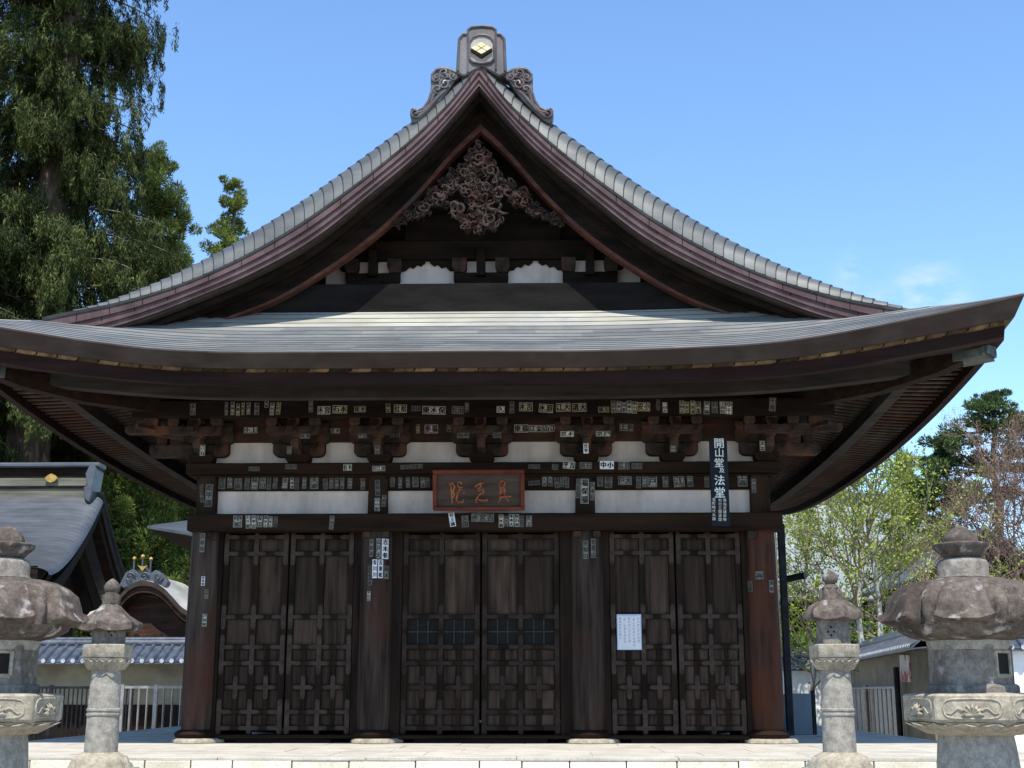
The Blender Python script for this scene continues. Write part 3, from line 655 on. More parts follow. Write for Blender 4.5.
# ------------------------------------------------------------------ roof
EX, EY0, EY1 = 6.60, -2.75, 13.75; YC, HY = 5.5, 8.25
YV = -1.85; YG = -1.0
G = smooth_curve([0, .9, 1.87, 2.69, 3.52, 4.36, 4.66, 5.17, 5.87, 6.35, 6.60], [4.63, 5.05, 5.57, 6.05, 6.58, 7.17, 7.40, 7.80, 8.36, 8.80, 8.98])
VX = [0, .3, .7, 1.37, 1.84, 2.14, 2.95, 3.74, 4.54, 5.5, 6.1]
V = smooth_curve(VX, [8.85, 8.40, 7.95, 7.33, 6.95, 6.72, 6.20, 5.82, 5.56, 5.36, 5.22])
VB = smooth_curve([0, .7, 1.37, 2.14, 2.94, 3.73, 4.3, 5.0, 5.6], [8.53, 7.67, 7.05, 6.39, 5.92, 5.57, 5.34, 5.12, 4.95])
YH = -1.30
_hb = [(479.5, 131), (509, 158), (541, 194), (563, 216), (599, 246), (646, 277), (682, 297), (732, 316)]
_hp = [at(a, b, YH) for a, b in _hb]
HB = smooth_curve([0] + [p.x + .0 for p in _hp[1:]] + [4.4], [_hp[0].z] + [p.z for p in _hp[1:]] + [5.02])
LR = smooth_curve([0, .25, .376, .56, .683, .815, .9, 1], [0, 0, .025, .10, .225, .40, .515, .67])
LL = smooth_curve([0, .3, .48, .591, .682, .777, .871, 1], [0, 0, .01, .056, .13, .226, .33, .49])      # the left corner has settled a little
def lift(x, y): return (LR if x > 0 else LL)(min(1, abs(x) / EX)) * min(1, abs(y - YC) / HY) ** 2.4
def ztop_side(d, y, sg=1): return G(d) + lift(sg * (EX - d), y)
ST = .010
# courses, about .15 m up the slope
ds = [0.0]
while ds[-1] < 6.6:
    d = ds[-1]; sl = (G(min(d + .1, 6.6)) - G(d)) / .1; ds.append(d + .155 / math.sqrt(1 + sl * sl))
ds = [d for d in ds if d < 6.55] + [6.58]
roundT = [0, .03, .08, .15, .25, .38, .52, .7, .85, 1.0]
def side_rows(sgn):
    rows = []
    for k in range(len(ds) - 1):
        for d, off in ((ds[k], .02), (ds[k] + .011, .0195), (ds[k + 1], 0.0)):
            dd = min(d, .9); y0, y1 = (EY0 + d, EY1 - d) if d < .9 else (YV, 2 * YC - YV)
            ys = [y0 + .55 * t for t in roundT]; n_in = 26
            ys += [y0 + .55 + (y1 - y0 - 1.1) * i / n_in for i in range(1, n_in)] + [y1 - .55 * t for t in roundT[::-1]]
            X0 = EX - d; r = []
            for y in ys:
                X, de = X0, d
                if d >= .9:
                    t = min(1, (min(y - y0, y1 - y)) / .55); sh = .17 * (1 - t) ** 1.5 * min(1, (d - .9) * 2); de = min(d + sh, 6.59); X = EX - de   # laps fan up-slope over the rolled edge
                z = ztop_side(de, y, sgn)
                if d >= .9:
                    ver = V(X) - ztop_side(de, YV, sgn)
                    if ver < 0: z += ver * (1 - math.sqrt(max(0, 1 - (1 - t) ** 2)))
                r.append((sgn * X, y, z + off))
            rows.append(r)
    return rows
for sgn in (-1, 1):
    m = MB(); m.grid(side_rows(sgn)); n_ = 2 * len(roundT) + 25 - 1
    rs = random.Random(9); shade = [rs.choice((0, 0, 2)) for _ in ds]
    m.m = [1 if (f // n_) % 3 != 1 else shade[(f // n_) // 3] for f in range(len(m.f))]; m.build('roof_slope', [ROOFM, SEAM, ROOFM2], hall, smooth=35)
# front (and rear) skirt roofs
def skirt(front=True):
    m = MB(); rows = []; dsk = [.122 * i for i in range(16)]
    for k in range(len(dsk) - 1):
        for d, off in ((dsk[k], ST), (dsk[k + 1], 0.0)):
            n_ = 60; y = EY0 + d if front else EY1 - d
            rows.append([(x, y, min(G(d) + .27 * max(0, (d - .7) / 1.3) ** 1.5, G(EX - abs(x)) - (.03 if d > .95 else -9)) + lift(x, y) + off) for x in [(-1 + 2 * i / n_) * (EX - d) for i in range(n_ + 1)]])
    m.grid(rows); rs = random.Random(5)
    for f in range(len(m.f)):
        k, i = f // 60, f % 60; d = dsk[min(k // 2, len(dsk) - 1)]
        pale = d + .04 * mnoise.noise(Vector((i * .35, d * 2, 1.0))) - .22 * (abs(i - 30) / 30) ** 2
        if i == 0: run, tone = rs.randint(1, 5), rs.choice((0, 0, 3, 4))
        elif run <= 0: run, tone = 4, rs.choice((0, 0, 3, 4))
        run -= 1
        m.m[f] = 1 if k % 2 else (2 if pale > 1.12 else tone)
    return m
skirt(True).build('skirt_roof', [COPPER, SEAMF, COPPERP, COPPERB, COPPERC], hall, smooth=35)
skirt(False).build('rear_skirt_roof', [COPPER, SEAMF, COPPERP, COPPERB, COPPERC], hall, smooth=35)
# hip caps
m = MB()
for sx in (-1, 1):
    m.tube([(sx * (EX - d), EY0 + d, G(d) + lift(sx * (EX - d), EY0 + d) + .004) for d in [i * .1 for i in range(10)]], .016, 6).cut()
m.build_each('hip_cap', COPPER, hall, smooth=50)

# eaves: swept profile (distance in, height from the top edge)
def eave_pt(side, u, d, dz):
    """side 0 front 1 right 2 back 3 left ; u in -1..1 along it"""
    if side in (0, 2):
        x = u * (EX - d); y = EY0 + d if side == 0 else EY1 - d
    else:
        y = YC + u * (HY - d); x = (EX - d) * (1 if side == 1 else -1)
    L_ = lift(x, y); return (x, y, 4.63 + dz * (1 + .25 * L_ / .66) + L_)
us = [math.sin(math.pi / 2 * (-1 + 2 * i / 48)) * .5 + (-1 + 2 * i / 48) * .5 for i in range(49)]
def eave(prof, name, mt, sides=(0, 1, 2, 3), sm=30):
    m = MB()
    for s in sides: m.grid([[eave_pt(s, u, d, dz) for u in us] for d, dz in prof])
    return m.build(name, mt, hall, smooth=sm)
eave([(0, ST), (-.004, -.01), (.10, -.172), (.15, -.172)], 'eave_fascia', FASCIA)
eave([(.135, -.168), (.148, -.202), (.25, -.208)], 'eave_bark_edge', TAN)
eave([(.24, -.215), (.6, -.19), (1.06, -.15)], 'eave_boards_outer', WOODX)
eave([(.19, -.205), (.21, -.35), (.32, -.35), (.32, -.19)], 'eave_support', DEEPRED)
eave([(1.0, -.15), (1.0, -.335), (1.17, -.335), (1.17, -.12)], 'rafter_step_beam', GREYW)
eave([(1.1, -.13), (1.7, .0), (2.3, .12), (2.9, .22)], 'eave_boards_inner', WOODY)
def rafters(side):
    m = MB(); Ln = EX if side in (0, 2) else HY
    n = int(2 * Ln / .17)
    for i in range(1, n):
        s = -Ln + .1 + i * .17
        for d0, d1, z0, z1, w_, h_ in ((.33, 1.02, -.225, -.155, .035, .02), (1.17, 2.85, -.13, .19, .04, .022)):
            de = min(d1, Ln - abs(s) - .05)
            if de - d0 < .08: continue
            a = (de - d0) / (d1 - d0); z1b = z0 + (z1 - z0) * a
            P = []
            for d, z in ((d0, z0), (de, z1b)):
                u = s / (Ln - d); e = eave_pt(side, u, d, z)
                for ox, oz in ((-w_, 0), (w_, 0), (w_, -h_), (-w_, -h_)):
                    P.append((e[0] + (ox if side in (0, 2) else 0), e[1] + (0 if side in (0, 2) else ox), e[2] + oz))
            m.add(P, [(0, 1, 2, 3), (7, 6, 5, 4), (0, 4, 5, 1), (1, 5, 6, 2), (2, 6, 7, 3), (3, 7, 4, 0)])
    return m
for s in (0, 1, 3): rafters(s).build('eave_rafters', WOODY, hall)
# hip rafters with metal caps
for sx in (-1, 1):
    m = MB(); P = []
    path = [(d, eave_pt(0, sx, d, 0)) for d in (.42, .8, 1.4, 2.2, 2.85)]
    rows2 = []
    for (d, e), dz in zip(path, (-.34, -.36, -.32, -.2, -.06)):
        x, y, z = sx * (EX - d), EY0 + d, e[2] + dz; a = .065
        rows2.append([(x + sx * a, y + a, z - .13), (x - sx * a, y - a, z - .13), (x - sx * a, y - a, z + .1), (x + sx * a, y + a, z + .1), (x + sx * a, y + a, z - .13)])
    m.grid(rows2)
    hr = m.build('hip_rafter', WOODX, hall)
    c = MB(); x, y, z = sx * (EX - .42), EY0 + .42, eave_pt(0, sx, .42, 0)[2] - .38; a = .095
    def ring(t, s_, up_=0): return [(x + sx * t + sx * a * s_, y - t + a * s_, z - .17 * s_ + up_), (x + sx * t - sx * a * s_, y - t - a * s_, z - .14 * s_ + up_), (x + sx * t - sx * a * s_, y - t - a * s_, z + .11 * s_ + up_), (x + sx * t + sx * a * s_, y - t + a * s_, z + .11 * s_ + up_), (x + sx * t + sx * a * s_, y - t + a * s_, z - .14 * s_ + up_)]
    c.grid([ring(-.22, 1.0), ring(.07, 1.0), ring(.07, .8), ring(.10, .8), ring(.10, .01)])
    c.box(x - .09 + sx * .03, x + .11 + sx * .03, y - .1, y + .08, z + .112, z + .14)
    c.build('metal_cap', mat('verdigris_cap', (.050, .058, .050), (.105, .115, .098), (5, 5, 5), .6, .25) if sx < 0 else bpy.data.materials['verdigris_cap'], hr)

# verge fascia: three stepped mauve bands following the gable
xs_v = [-5.6 + 11.2 * i / 140 for i in range(141)]
def band(y0, y1, fa, fb, ta, tb, xs, mt, name, parent=hall):
    """solid strip between mix ta..tb of two height curves, from depth y0 to y1"""
    m = MB(); rows = [[], [], [], []]
    for x in xs:
        a, b = fa(abs(x)), fb(abs(x)); z1, z0 = a + (b - a) * ta, a + (b - a) * tb
        for r_i, (y, z) in enumerate(((y0, z1), (y0, z0), (y1, z0), (y1, z1))): rows[r_i].append((x, y, z))
    m.grid(rows + [rows[0]]); return m.build(name, mt, parent, smooth=35)
band(YV - .012, YV + .3, V, VB, -.03, .10, xs_v, SEAM, 'verge_lip')
vt = band(YV + .0, YV + .3, V, VB, .10, .40, xs_v, VERGE, 'verge_trim')
band(YV + .025, YV + .3, V, VB, .402, .70, xs_v, VERGE, 'verge_step', vt)
band(YV + .05, YV + .3, V, VB, .702, .93, xs_v, VERGE, 'verge_step', vt)
band(YV + .09, YV + .32, V, VB, .932, 1.05, xs_v, FASCIA, 'verge_bark_edge')
# seams across the bands
sm_ = MB()
for sx in (-1, 1):
    x = .12
    while x < 5.2:
        a, b = V(x), VB(x); sl = (V(x + .05) - V(x - .05)) / .1; nx = sl / math.hypot(1, sl)
        sm_.tube([(sx * x, YV - .003, a + (b - a) * .12), (sx * (x + .0), YV - .003, a + (b - a) * .38)], .0045, 4).cut()
        sm_.tube([(sx * (x + .1), YV + .022, a + (b - a) * .44), (sx * (x + .1), YV + .022, a + (b - a) * .68)], .0045, 4).cut()
        x += .42
sm_.build_each('sheet_seam', DARKW, vt)
# soffit and bargeboards
m = MB(); rows = [[], []]
for x in xs_v: rows[0].append((x, YV + .2, VB(abs(x)) - .02)); rows[1].append((x, YG + .1, VB(abs(x)) + .04))
m.grid(rows); m.build('verge_soffit', DARKW, hall, smooth=40)
m = MB()
for y in (-1.6, -1.42): 
    m.grid([[(x, y, VB(abs(x)) + .02) for x in xs_v], [(x, y, VB(abs(x)) - .09) for x in xs_v], [(x, y + .08, VB(abs(x)) - .09) for x in xs_v], [(x, y + .08, VB(abs(x)) + .02) for x in xs_v]])
m.build('soffit_rafters', DARKW, hall)
xs_h = [-4.2 + 8.4 * i / 120 for i in range(121)]
HT = lambda x: VB(x) + .06
HM = lambda x: HB(x) + .105 - .022 * min(x, 3)
band(YH + .02, YH + .12, HT, HM, 0, 1.0, xs_h, DARKW, 'bargeboard')
band(YH, YH + .15, HM, HB, .02, 1.0, xs_h, EDGE, 'bargeboard_edge')
m = MB(); m.grid([[(x, YH + .005, HM(abs(x)) + .10) for x in xs_h], [(x, YH + .005, HM(abs(x)) + .075) for x in xs_h], [(x, YH + .02, HM(abs(x)) + .075) for x in xs_h]]); m.build('bargeboard_bead', DARKW, hall)
YW = -.45
# gable wall and its framing
m = MB(); top = [(x, G(EX - abs(x)) - .12) for x in [-3.9 + 7.8 * i / 60 for i in range(61)]]
m.prism([(-3.9, 5.6)] + top + [(3.9, 5.6)], YW + .04, YW + .12); m.build('gable_wall', DARKW, hall)
zb0, zb1, zb2 = hz(306, YG - .1), hz(283, YG - .12), hz(260, YW - .05)
gm = MB(); gm.box(-3.4, 3.4, YG - .12, YW + .03, zb0 - .1, zb1); gm.build('gable_lower_beam', SHADEW, hall, bevel=.01)
gp = MB(); gp.box(-2.2, 2.2, YW + .01, YW + .035, zb1 - .01, zb2 + .05); gp.build('gable_plaster', PLASTER, hall)
gu = MB(); gu.box(-1.75, 1.75, YW - .1, YW + .02, zb2, hz(240, YW - .1)); gu.box(-1.1, 1.1, YW - .06, YW + .02, hz(240, YW - .1) + .002, hz(215, YW)); gu.build('gable_upper_beam', DARKW, hall, bevel=.01)
def gx(px): return hx(px, 272, YW - .1)
for cx in (gx(373), gx(481), gx(590)):
    b = MB(); h_ = zb2 - zb1
    b.taper(cx, YW - .06, zb1, zb1 + h_ * .35, .1, .1, .15, .13)
    hijiki(b, cx, YW - .12, YW - .02, zb1 + h_ * .3, zb1 + h_ * .62, .38); b.box(cx - .06, cx + .06, YW - .2, YW, zb1 + h_ * .5, zb2 + .12)
    gb = b.build('gable_bracket', DARKW, hall, bevel=.005)
    c = MB()
    for s in (-1, 1): masu(c, cx + s * .30, YW - .07, zb1 + h_ * .62, .1, h_ * .38 - .003); c.cut()
    c.build_each('bearing_block', BRK, gb, bevel=.004)
    # cusped brackets reaching out under the beam
    c = MB()
    for s in (-1, 1):
        pts = [(.38, 0), (.72, 0), (.72, -.03), (.66, -.075), (.61, -.05), (.56, -.105), (.5, -.085), (.45, -.14), (.38, -.15)]
        c.prism([(cx + s * p[0], zb2 + p[1]) for p in pts], YW - .05, YW + .005).cut()
    c.build_each('cusped_trim', DARKW, gb)

# carved pendant in the gable
def curl(mb, x, y, z, r, spin=1, ph=0.0, turns=1.5, th=None):
    th = th or r * .2; pts = []; rr = []
    n = int(10 * turns) + 4
    for i in range(n):
        t = i / (n - 1); a = ph + spin * turns * 2 * math.pi * t; q = r * (1 - .82 * t)
        pts.append((x + q * math.cos(a), y - .06 * t * (r / .1), z + q * math.sin(a))); rr.append(th * (1 - .45 * t))
    mb.tube(pts, rr, 6)
YP = YH - .0
def zc(zx, zy, Y=YP): return at(380 + zx * 220 / 1024, 130 + zy * 220 / 1024, Y)
cv = MB(); rc = random.Random(11)
blobs = [(460, 95, 28), (440, 125, 30), (490, 128, 30), (462, 150, 34), (420, 165, 32), (505, 165, 32), (395, 205, 38), (455, 200, 36), (520, 205, 38), (350, 230, 34), (575, 232, 34), (420, 250, 40), (490, 248, 40), (375, 265, 36), (545, 275, 36), (330, 255, 26), (605, 262, 28),
         (445, 290, 34), (500, 290, 34), (410, 305, 30), (540, 310, 30), (465, 320, 36), (430, 345, 32), (495, 345, 32)]
wing = [(300, 290, 42), (262, 320, 42), (298, 335, 30), (240, 345, 30), (215, 370, 30), (185, 375, 28), (160, 398, 26), (130, 405, 24), (105, 425, 22), (80, 440, 18), (315, 270, 28), (200, 395, 20)]
wing_r = [(920 - x, y, r) for x, y, r in wing]
pend = [(372, 385, 44), (548, 385, 44), (440, 385, 34), (480, 385, 34), (408, 430, 36), (512, 430, 36), (460, 440, 40), (400, 455, 24), (522, 455, 24), (460, 470, 26), (445, 410, 30), (478, 410, 30)]
def carve(lst, name, parent):
    mb = MB()
    fine = []
    for x, y, r in lst:
        fine.append((x, y, r * .88))
        for k in range(2): a = k * 3.1 + rc.uniform(0, 1.5); fine.append((x + r * .8 * math.cos(a), y + r * .8 * math.sin(a), r * rc.uniform(.38, .5)))
    for x, y, r in fine:
        c = zc(x, y); rr = r * 220 / 1024 / 77
        dy = rc.uniform(-.06, .03)
        if rc.random() < .8: curl(mb, c.x, YP + dy - .04, c.z, rr * 1.15, rc.choice((-1, 1)), rc.uniform(0, 6.3), rc.uniform(1.0, 1.7), rr * .23)
        a0, sg = rc.uniform(0, 6.3), rc.choice((-1, 1)); P = []; x_, z_ = c.x - rr * 1.5 * math.cos(a0), c.z - rr * 1.5 * math.sin(a0)
        for t in range(10):                                      # a leaf or cloud tongue bending one way and then the other
            P.append((x_, YP + dy - .02 - .07 * math.sin(t / 9 * math.pi), z_)); b_ = a0 + sg * (1.5 * math.sin(t * .75)); x_ += rr * .36 * math.cos(b_); z_ += rr * .36 * math.sin(b_)
        mb.tube(P, [rr * (.04 + .19 * math.sin(min(1, t / 7) * math.pi * .62)) * (1 if t < 8 else .4) for t in range(10)], 5)
        mb.sphere((c.x, YP + dy + .06, c.z), rr * .55, 7, 4, 1.0)
        for k in range(3):
            a = rc.uniform(0, 6.3); mb.tube([(c.x, YP - .05, c.z), (c.x + rr * .8 * math.cos(a), YP - .10, c.z + rr * .8 * math.sin(a)), (c.x + rr * 1.35 * math.cos(a + .5), YP - .02, c.z + rr * 1.35 * math.sin(a + .5))], [rr * .25, rr * .2, rr * .05], 5)
    return mb.build(name, CARVE, parent, smooth=50)
gc = carve(blobs, 'gable_carving', hall)
carve(pend, 'pendant', gc); carve(wing, 'scroll_wing', gc); carve(wing_r, 'scroll_wing', gc)

# ridge and its end ornament
m = MB(); m.box(-.22, .22, YV + .35, 2 * YC - YV - .35, 8.7, 9.35); m.box(-.3, .3, YV + .35, 2 * YC - YV - .35, 9.352, 9.44); m.build('ridge', COPPER, hall, bevel=.03)
YO = YV - .02
def zo(zx, zy, Y=YO): p = at(380 + zx * 260 / 1024, zy * 260 / 1024, Y); return (p.x, p.z)
orn = MB()
orn.prism([zo(*p) for p in [(298, 285), (306, 150), (314, 138), (326, 131), (340, 131), (346, 112), (356, 105), (380, 100), (425, 100), (448, 105), (456, 112), (463, 131), (478, 133), (488, 140), (494, 150), (500, 285), (470, 300), (402, 262), (330, 300)]], YO, YO + .42)
oo = orn.build('ridge_ornament', ORN, hall, bevel=.02)
ed = MB()
for pth in ([(346, 285), (346, 150), (346, 118), (360, 108), (402, 104), (444, 108), (456, 118), (456, 150), (456, 275)], [(308, 280), (312, 155), (326, 136), (342, 135)], [(492, 280), (488, 155), (476, 137), (460, 135)]):
    ed.tube([(zo(*p)[0], YO - .005, zo(*p)[1]) for p in pth], .018, 6)
ed.build('moulding', ORN, oo, smooth=50)
oc = [(352, 168), (366, 150), (388, 141), (414, 141), (436, 150), (449, 168), (449, 232), (436, 246), (400, 252), (366, 246), (352, 232)]
q = MB(); q.tube([(zo(*p)[0], YO - .012, zo(*p)[1]) for p in oc + oc[:1]], .02, 6); q.build('crest_frame', ORN, oo, smooth=50)
q = MB(); q.prism([zo(*p) for p in oc], YO - .008, YO + .01); q.build('crest_field', mat('crest_field_grey', (.24, .22, .20), (.36, .33, .29), (4, 4, 4), .6), oo)
q = MB(); cxz = (400, 197)
for ox, oz in ((0, -12.5), (0, 12.5), (-21.5, 0), (21.5, 0)):
    c = (cxz[0] + ox, cxz[1] + oz)
    q.prism([zo(*p) for p in ((c[0] - 19.5, c[1]), (c[0], c[1] + 11), (c[0] + 19.5, c[1]), (c[0], c[1] - 11))], YO - .06, YO - .006)
q.build('diamond_crest', GOLD, oo, bevel=.004)
q = MB()
q.prism([zo(*p) for p in ((358, 197), (400, 222), (442, 197), (442, 206), (400, 234), (358, 206))], YO - .05, YO - .007); q.build('crest_backing', DARKW, oo)
for s in (-1, 1):
    f = lambda p: zo(400 + s * (p[0] - 400), p[1])
    m = MB()
    m.prism([f(p) for p in [(505, 305), (480, 290), (500, 270), (520, 258), (548, 252), (575, 256), (594, 272), (602, 300), (602, 330), (604, 362), (612, 385), (625, 410), (642, 424), (655, 424), (672, 414), (682, 422), (684, 445), (678, 468), (664, 478), (640, 462), (600, 425), (560, 385), (530, 345)]], YO + .06, YO + .26)
    sc = m.build('ridge_scroll', ORN, oo, bevel=.012)
    m = MB()
    for (x, y, r, sp, ph) in ((548, 282, 26, 1, 2.6), (578, 300, 20, -1, .5), (545, 325, 24, -1, 1.5), (575, 345, 20, 1, 4), (515, 295, 18, 1, 2.5), (662, 440, 20, 1, 3.2)):
        px_, pz_ = f((x, y)); curl(m, px_, YO + .05, pz_, r * 260 / 1024 / 78, sp * s, ph if s > 0 else math.pi - ph, 1.4, .022)
    for pth in ([(500, 280), (525, 268), (550, 262), (580, 268), (598, 290)], [(520, 310), (560, 330), (590, 365), (600, 400), (630, 432), (660, 440)], [(540, 345), (570, 372), (610, 420), (650, 455)], [(600, 360), (610, 392), (630, 420), (655, 430), (674, 422)]):
        m.tube([(f(p)[0], YO + .05, f(p)[1]) for p in pth], .02, 6)
    m.build('scroll_relief', ORN, sc, smooth=50)

#@@PART2
# ------------------------------------------------------------------ signs on the hall
pq = empty('name_plaque', (hx(478, 490, -.5), -.5, hz(510, -.45)))
tag(pq, 'framed red-brown wooden name plaque with three cursive ochre characters above the middle doors', 'plaque')
YQ = -.5
def zq(zx, zy, Y=YQ): p = at(420 + zx * 120 / 1024, 460 + zy * 120 / 1024, Y); return p.x, p.z
x0, z0 = zq(110, 430); x1, z1 = zq(893, 95)
lean = .10
def ly(z): return YQ - lean * (z - z0) / (z1 - z0)
def leanbox(mb, xa, xb, za, zb, dy0, dy1):
    P = []
    for z in (za, zb):
        for x, d in ((xa, dy0), (xb, dy0), (xb, dy1), (xa, dy1)): P.append((x, ly(z) + d, z))
    mb.add(P, [(3, 2, 1, 0), (4, 5, 6, 7), (0, 1, 5, 4), (1, 2, 6, 5), (2, 3, 7, 6), (3, 0, 4, 7)])
m = MB(); leanbox(m, x0 + .04, x1 - .04, z0 + .03, z1 - .03, .0, .04); m.build('board', PLQ, pq)
fr = .055
for a in ((x0, x1, z1 - fr, z1), (x0, x1, z0, z0 + fr * .75), (x0, x0 + fr, z0 + fr * .75 + .001, z1 - fr - .001), (x1 - fr, x1, z0 + fr * .75 + .001, z1 - fr - .001)):
    m = MB(); leanbox(m, *a, -.045, .05); m.build('frame', PLQF, pq, bevel=.01)
CH = [[[(248, 218), (285, 200), (290, 205)], [(265, 215), (272, 290), (276, 372)], [(285, 205), (298, 235), (282, 275), (296, 300), (276, 335)], [(318, 205), (345, 192), (362, 215)], [(322, 215), (335, 240), (368, 240)], [(328, 262), (362, 255)], [(345, 245), (322, 290), (312, 345), (330, 366), (368, 360), (374, 335)], [(374, 278), (382, 296)]],
      [[(468, 238), (490, 220), (515, 210), (552, 203)], [(515, 198), (522, 230), (498, 268), (545, 262)], [(535, 240), (548, 280), (505, 300), (482, 340), (472, 362), (498, 366)], [(498, 342), (540, 350), (575, 343), (570, 362)], [(490, 245), (525, 250)]],
      [[(678, 210), (705, 183), (728, 202), (716, 238), (684, 242), (678, 210)], [(688, 222), (714, 215)], [(688, 250), (684, 302), (722, 305), (726, 252), (688, 250)], [(688, 270), (722, 268)], [(686, 287), (722, 286)], [(676, 322), (735, 315), (780, 316)], [(692, 325), (668, 372)], [(733, 320), (758, 358)]]]
for ch in CH:
    m = MB()
    for st in ch:
        P = []
        for p in st:
            x, z = zq(*p); P.append((x, ly(z) - .006, z))
        n_ = len(P); m.tube(P, [.0145 * (1.0 if 0 < i < n_ - 1 else .7) for i in range(n_)], 6)
    m.build('carved_character', LETTER, pq, smooth=50)

YS = -.78
sb = empty('sign_board', (hx(719, 482, YS), YS, hz(526, YS)))
tag(sb, 'tall narrow black sign board with white brushed characters hanging under the right eave', 'sign')
xa, xb = hx(710.5, 480, YS), hx(728.5, 480, YS); za, zb_ = hz(526, YS, 719), hz(438, YS, 719)
m = MB(); m.box(xa, xb, YS, YS + .03, za, zb_); m.build('board', BOARDBLK, sb, bevel=.005)
def zs(zx, zy): p = at(690 + zx * 80 / 559, 420 + zy * 110 / 768, YS); return p.x, p.z
m = MB()
for ch, cx, cy, s_ in (('開', 202, 163, 66), ('山', 204, 228, 62), ('堂', 203, 297, 62), ('及', 222, 352, 34), ('法', 206, 420, 70), ('堂', 208, 505, 70)):
    x, z = zs(cx, cy); q = s_ * 80 / 559 / 74; put_glyph(m, ch, x, z, q, q, YS - .002); put_glyph(m, ch, x + .002, z + .001, q, q, YS - .0022)
m.build('large_lettering', SIGNW, sb, recalc=False)
m = MB()
for col, txt, y0_ in ((243, '県指定建造物', 560), (210, '桁行三間梁間', 560), (167, '室町時代末期', 555)):
    for k, ch in enumerate(txt):
        x, z = zs(col, y0_ + k * 27); put_glyph(m, ch, x, z, .042, .042, YS - .002)
m.build('small_lettering', PAPERS[0], sb, recalc=False)
m = MB(); x, z = zs(205, 130); m.tube([(x, YS + .015, zb_ - .01), (x, PY - .11, zb_ + .08)], .006, 5); m.build('hanger', BLACKM, sb)

YN = -.056
ns = empty('notice_sheet', (hx(629, 632, YN), YN, hz(649, YN)))
tag(ns, 'white paper notice with columns of handwriting taped to the right door', 'notice')
xa, xb, za, zb_ = hx(617, 632, YN), hx(641.5, 632, YN), hz(650, YN), hz(614.5, YN)
m = MB(); m.box(xa, xb, YN, YN + .003, za, zb_); m.build('clear_cover', FILM, ns)
m = MB(); m.box(xa + .012, xb - .012, YN - .003, YN - .0004, za + .012, zb_ - .02); m.build('paper', PAPERS[4], ns)
m = MB()
for c in range(5):
    x = xb - .04 - c * (xb - xa - .07) / 4.2; n_ = (9, 9, 8, 8, 7)[c]
    for k in range(n_):
        if r_.random() < .1: continue
        put_glyph(m, r_.choice('のにてをはおいまとかしたなる本堂山日火内'), x, zb_ - .055 - k * (zb_ - za - .08) / 9.2 - (c % 2) * .012, .026, .026, YN - .0042)
m.build('handwriting', INK, ns, recalc=False)

# ------------------------------------------------------------------ stone lanterns
def hexpts(r, z, ph=0): return [(r * math.cos(k * math.pi / 3 + ph), r * math.sin(k * math.pi / 3 + ph), z) for k in range(6)]
def hexloft(mb, prof, ph=0):
    rows = [hexpts(r, z, ph) for r, z in prof]; rows = [r + r[:1] for r in rows]; mb.grid(rows)
    mb.add(rows[0][:6], [(5, 4, 3, 2, 1, 0)]); mb.add(rows[-1][:6], [(0, 1, 2, 3, 4, 5)])
def petals(mb, r, z0, z1, n, bulge=.04, ph=0):
    """ring of lotus petals between two heights"""
    for k in range(n):
        a = 2 * math.pi * k / n + ph; rows = []
        for i in range(6):
            t = i / 5; z = z0 + (z1 - z0) * t; w_ = math.pi / n * (1.02 if t < .55 else 1.02 * math.sqrt(max(0, 1 - ((t - .55) / .45) ** 2)) + .02)
            rr = (r[0] + (r[1] - r[0]) * t); row_ = []
            for j in range(5):
                s = -1 + j / 2; q = rr + bulge * (1 - s * s) * (1 - .5 * t); row_.append((q * math.cos(a + s * w_), q * math.sin(a + s * w_), z))
            rows.append(row_)
        mb.grid(rows)
def wob(o, amp, sc, seed):
    for v in o.data.vertices:
        p = v.co * sc + Vector((seed, seed * 1.7, 0)); d = mnoise.noise_vector(p); v.co += d * amp

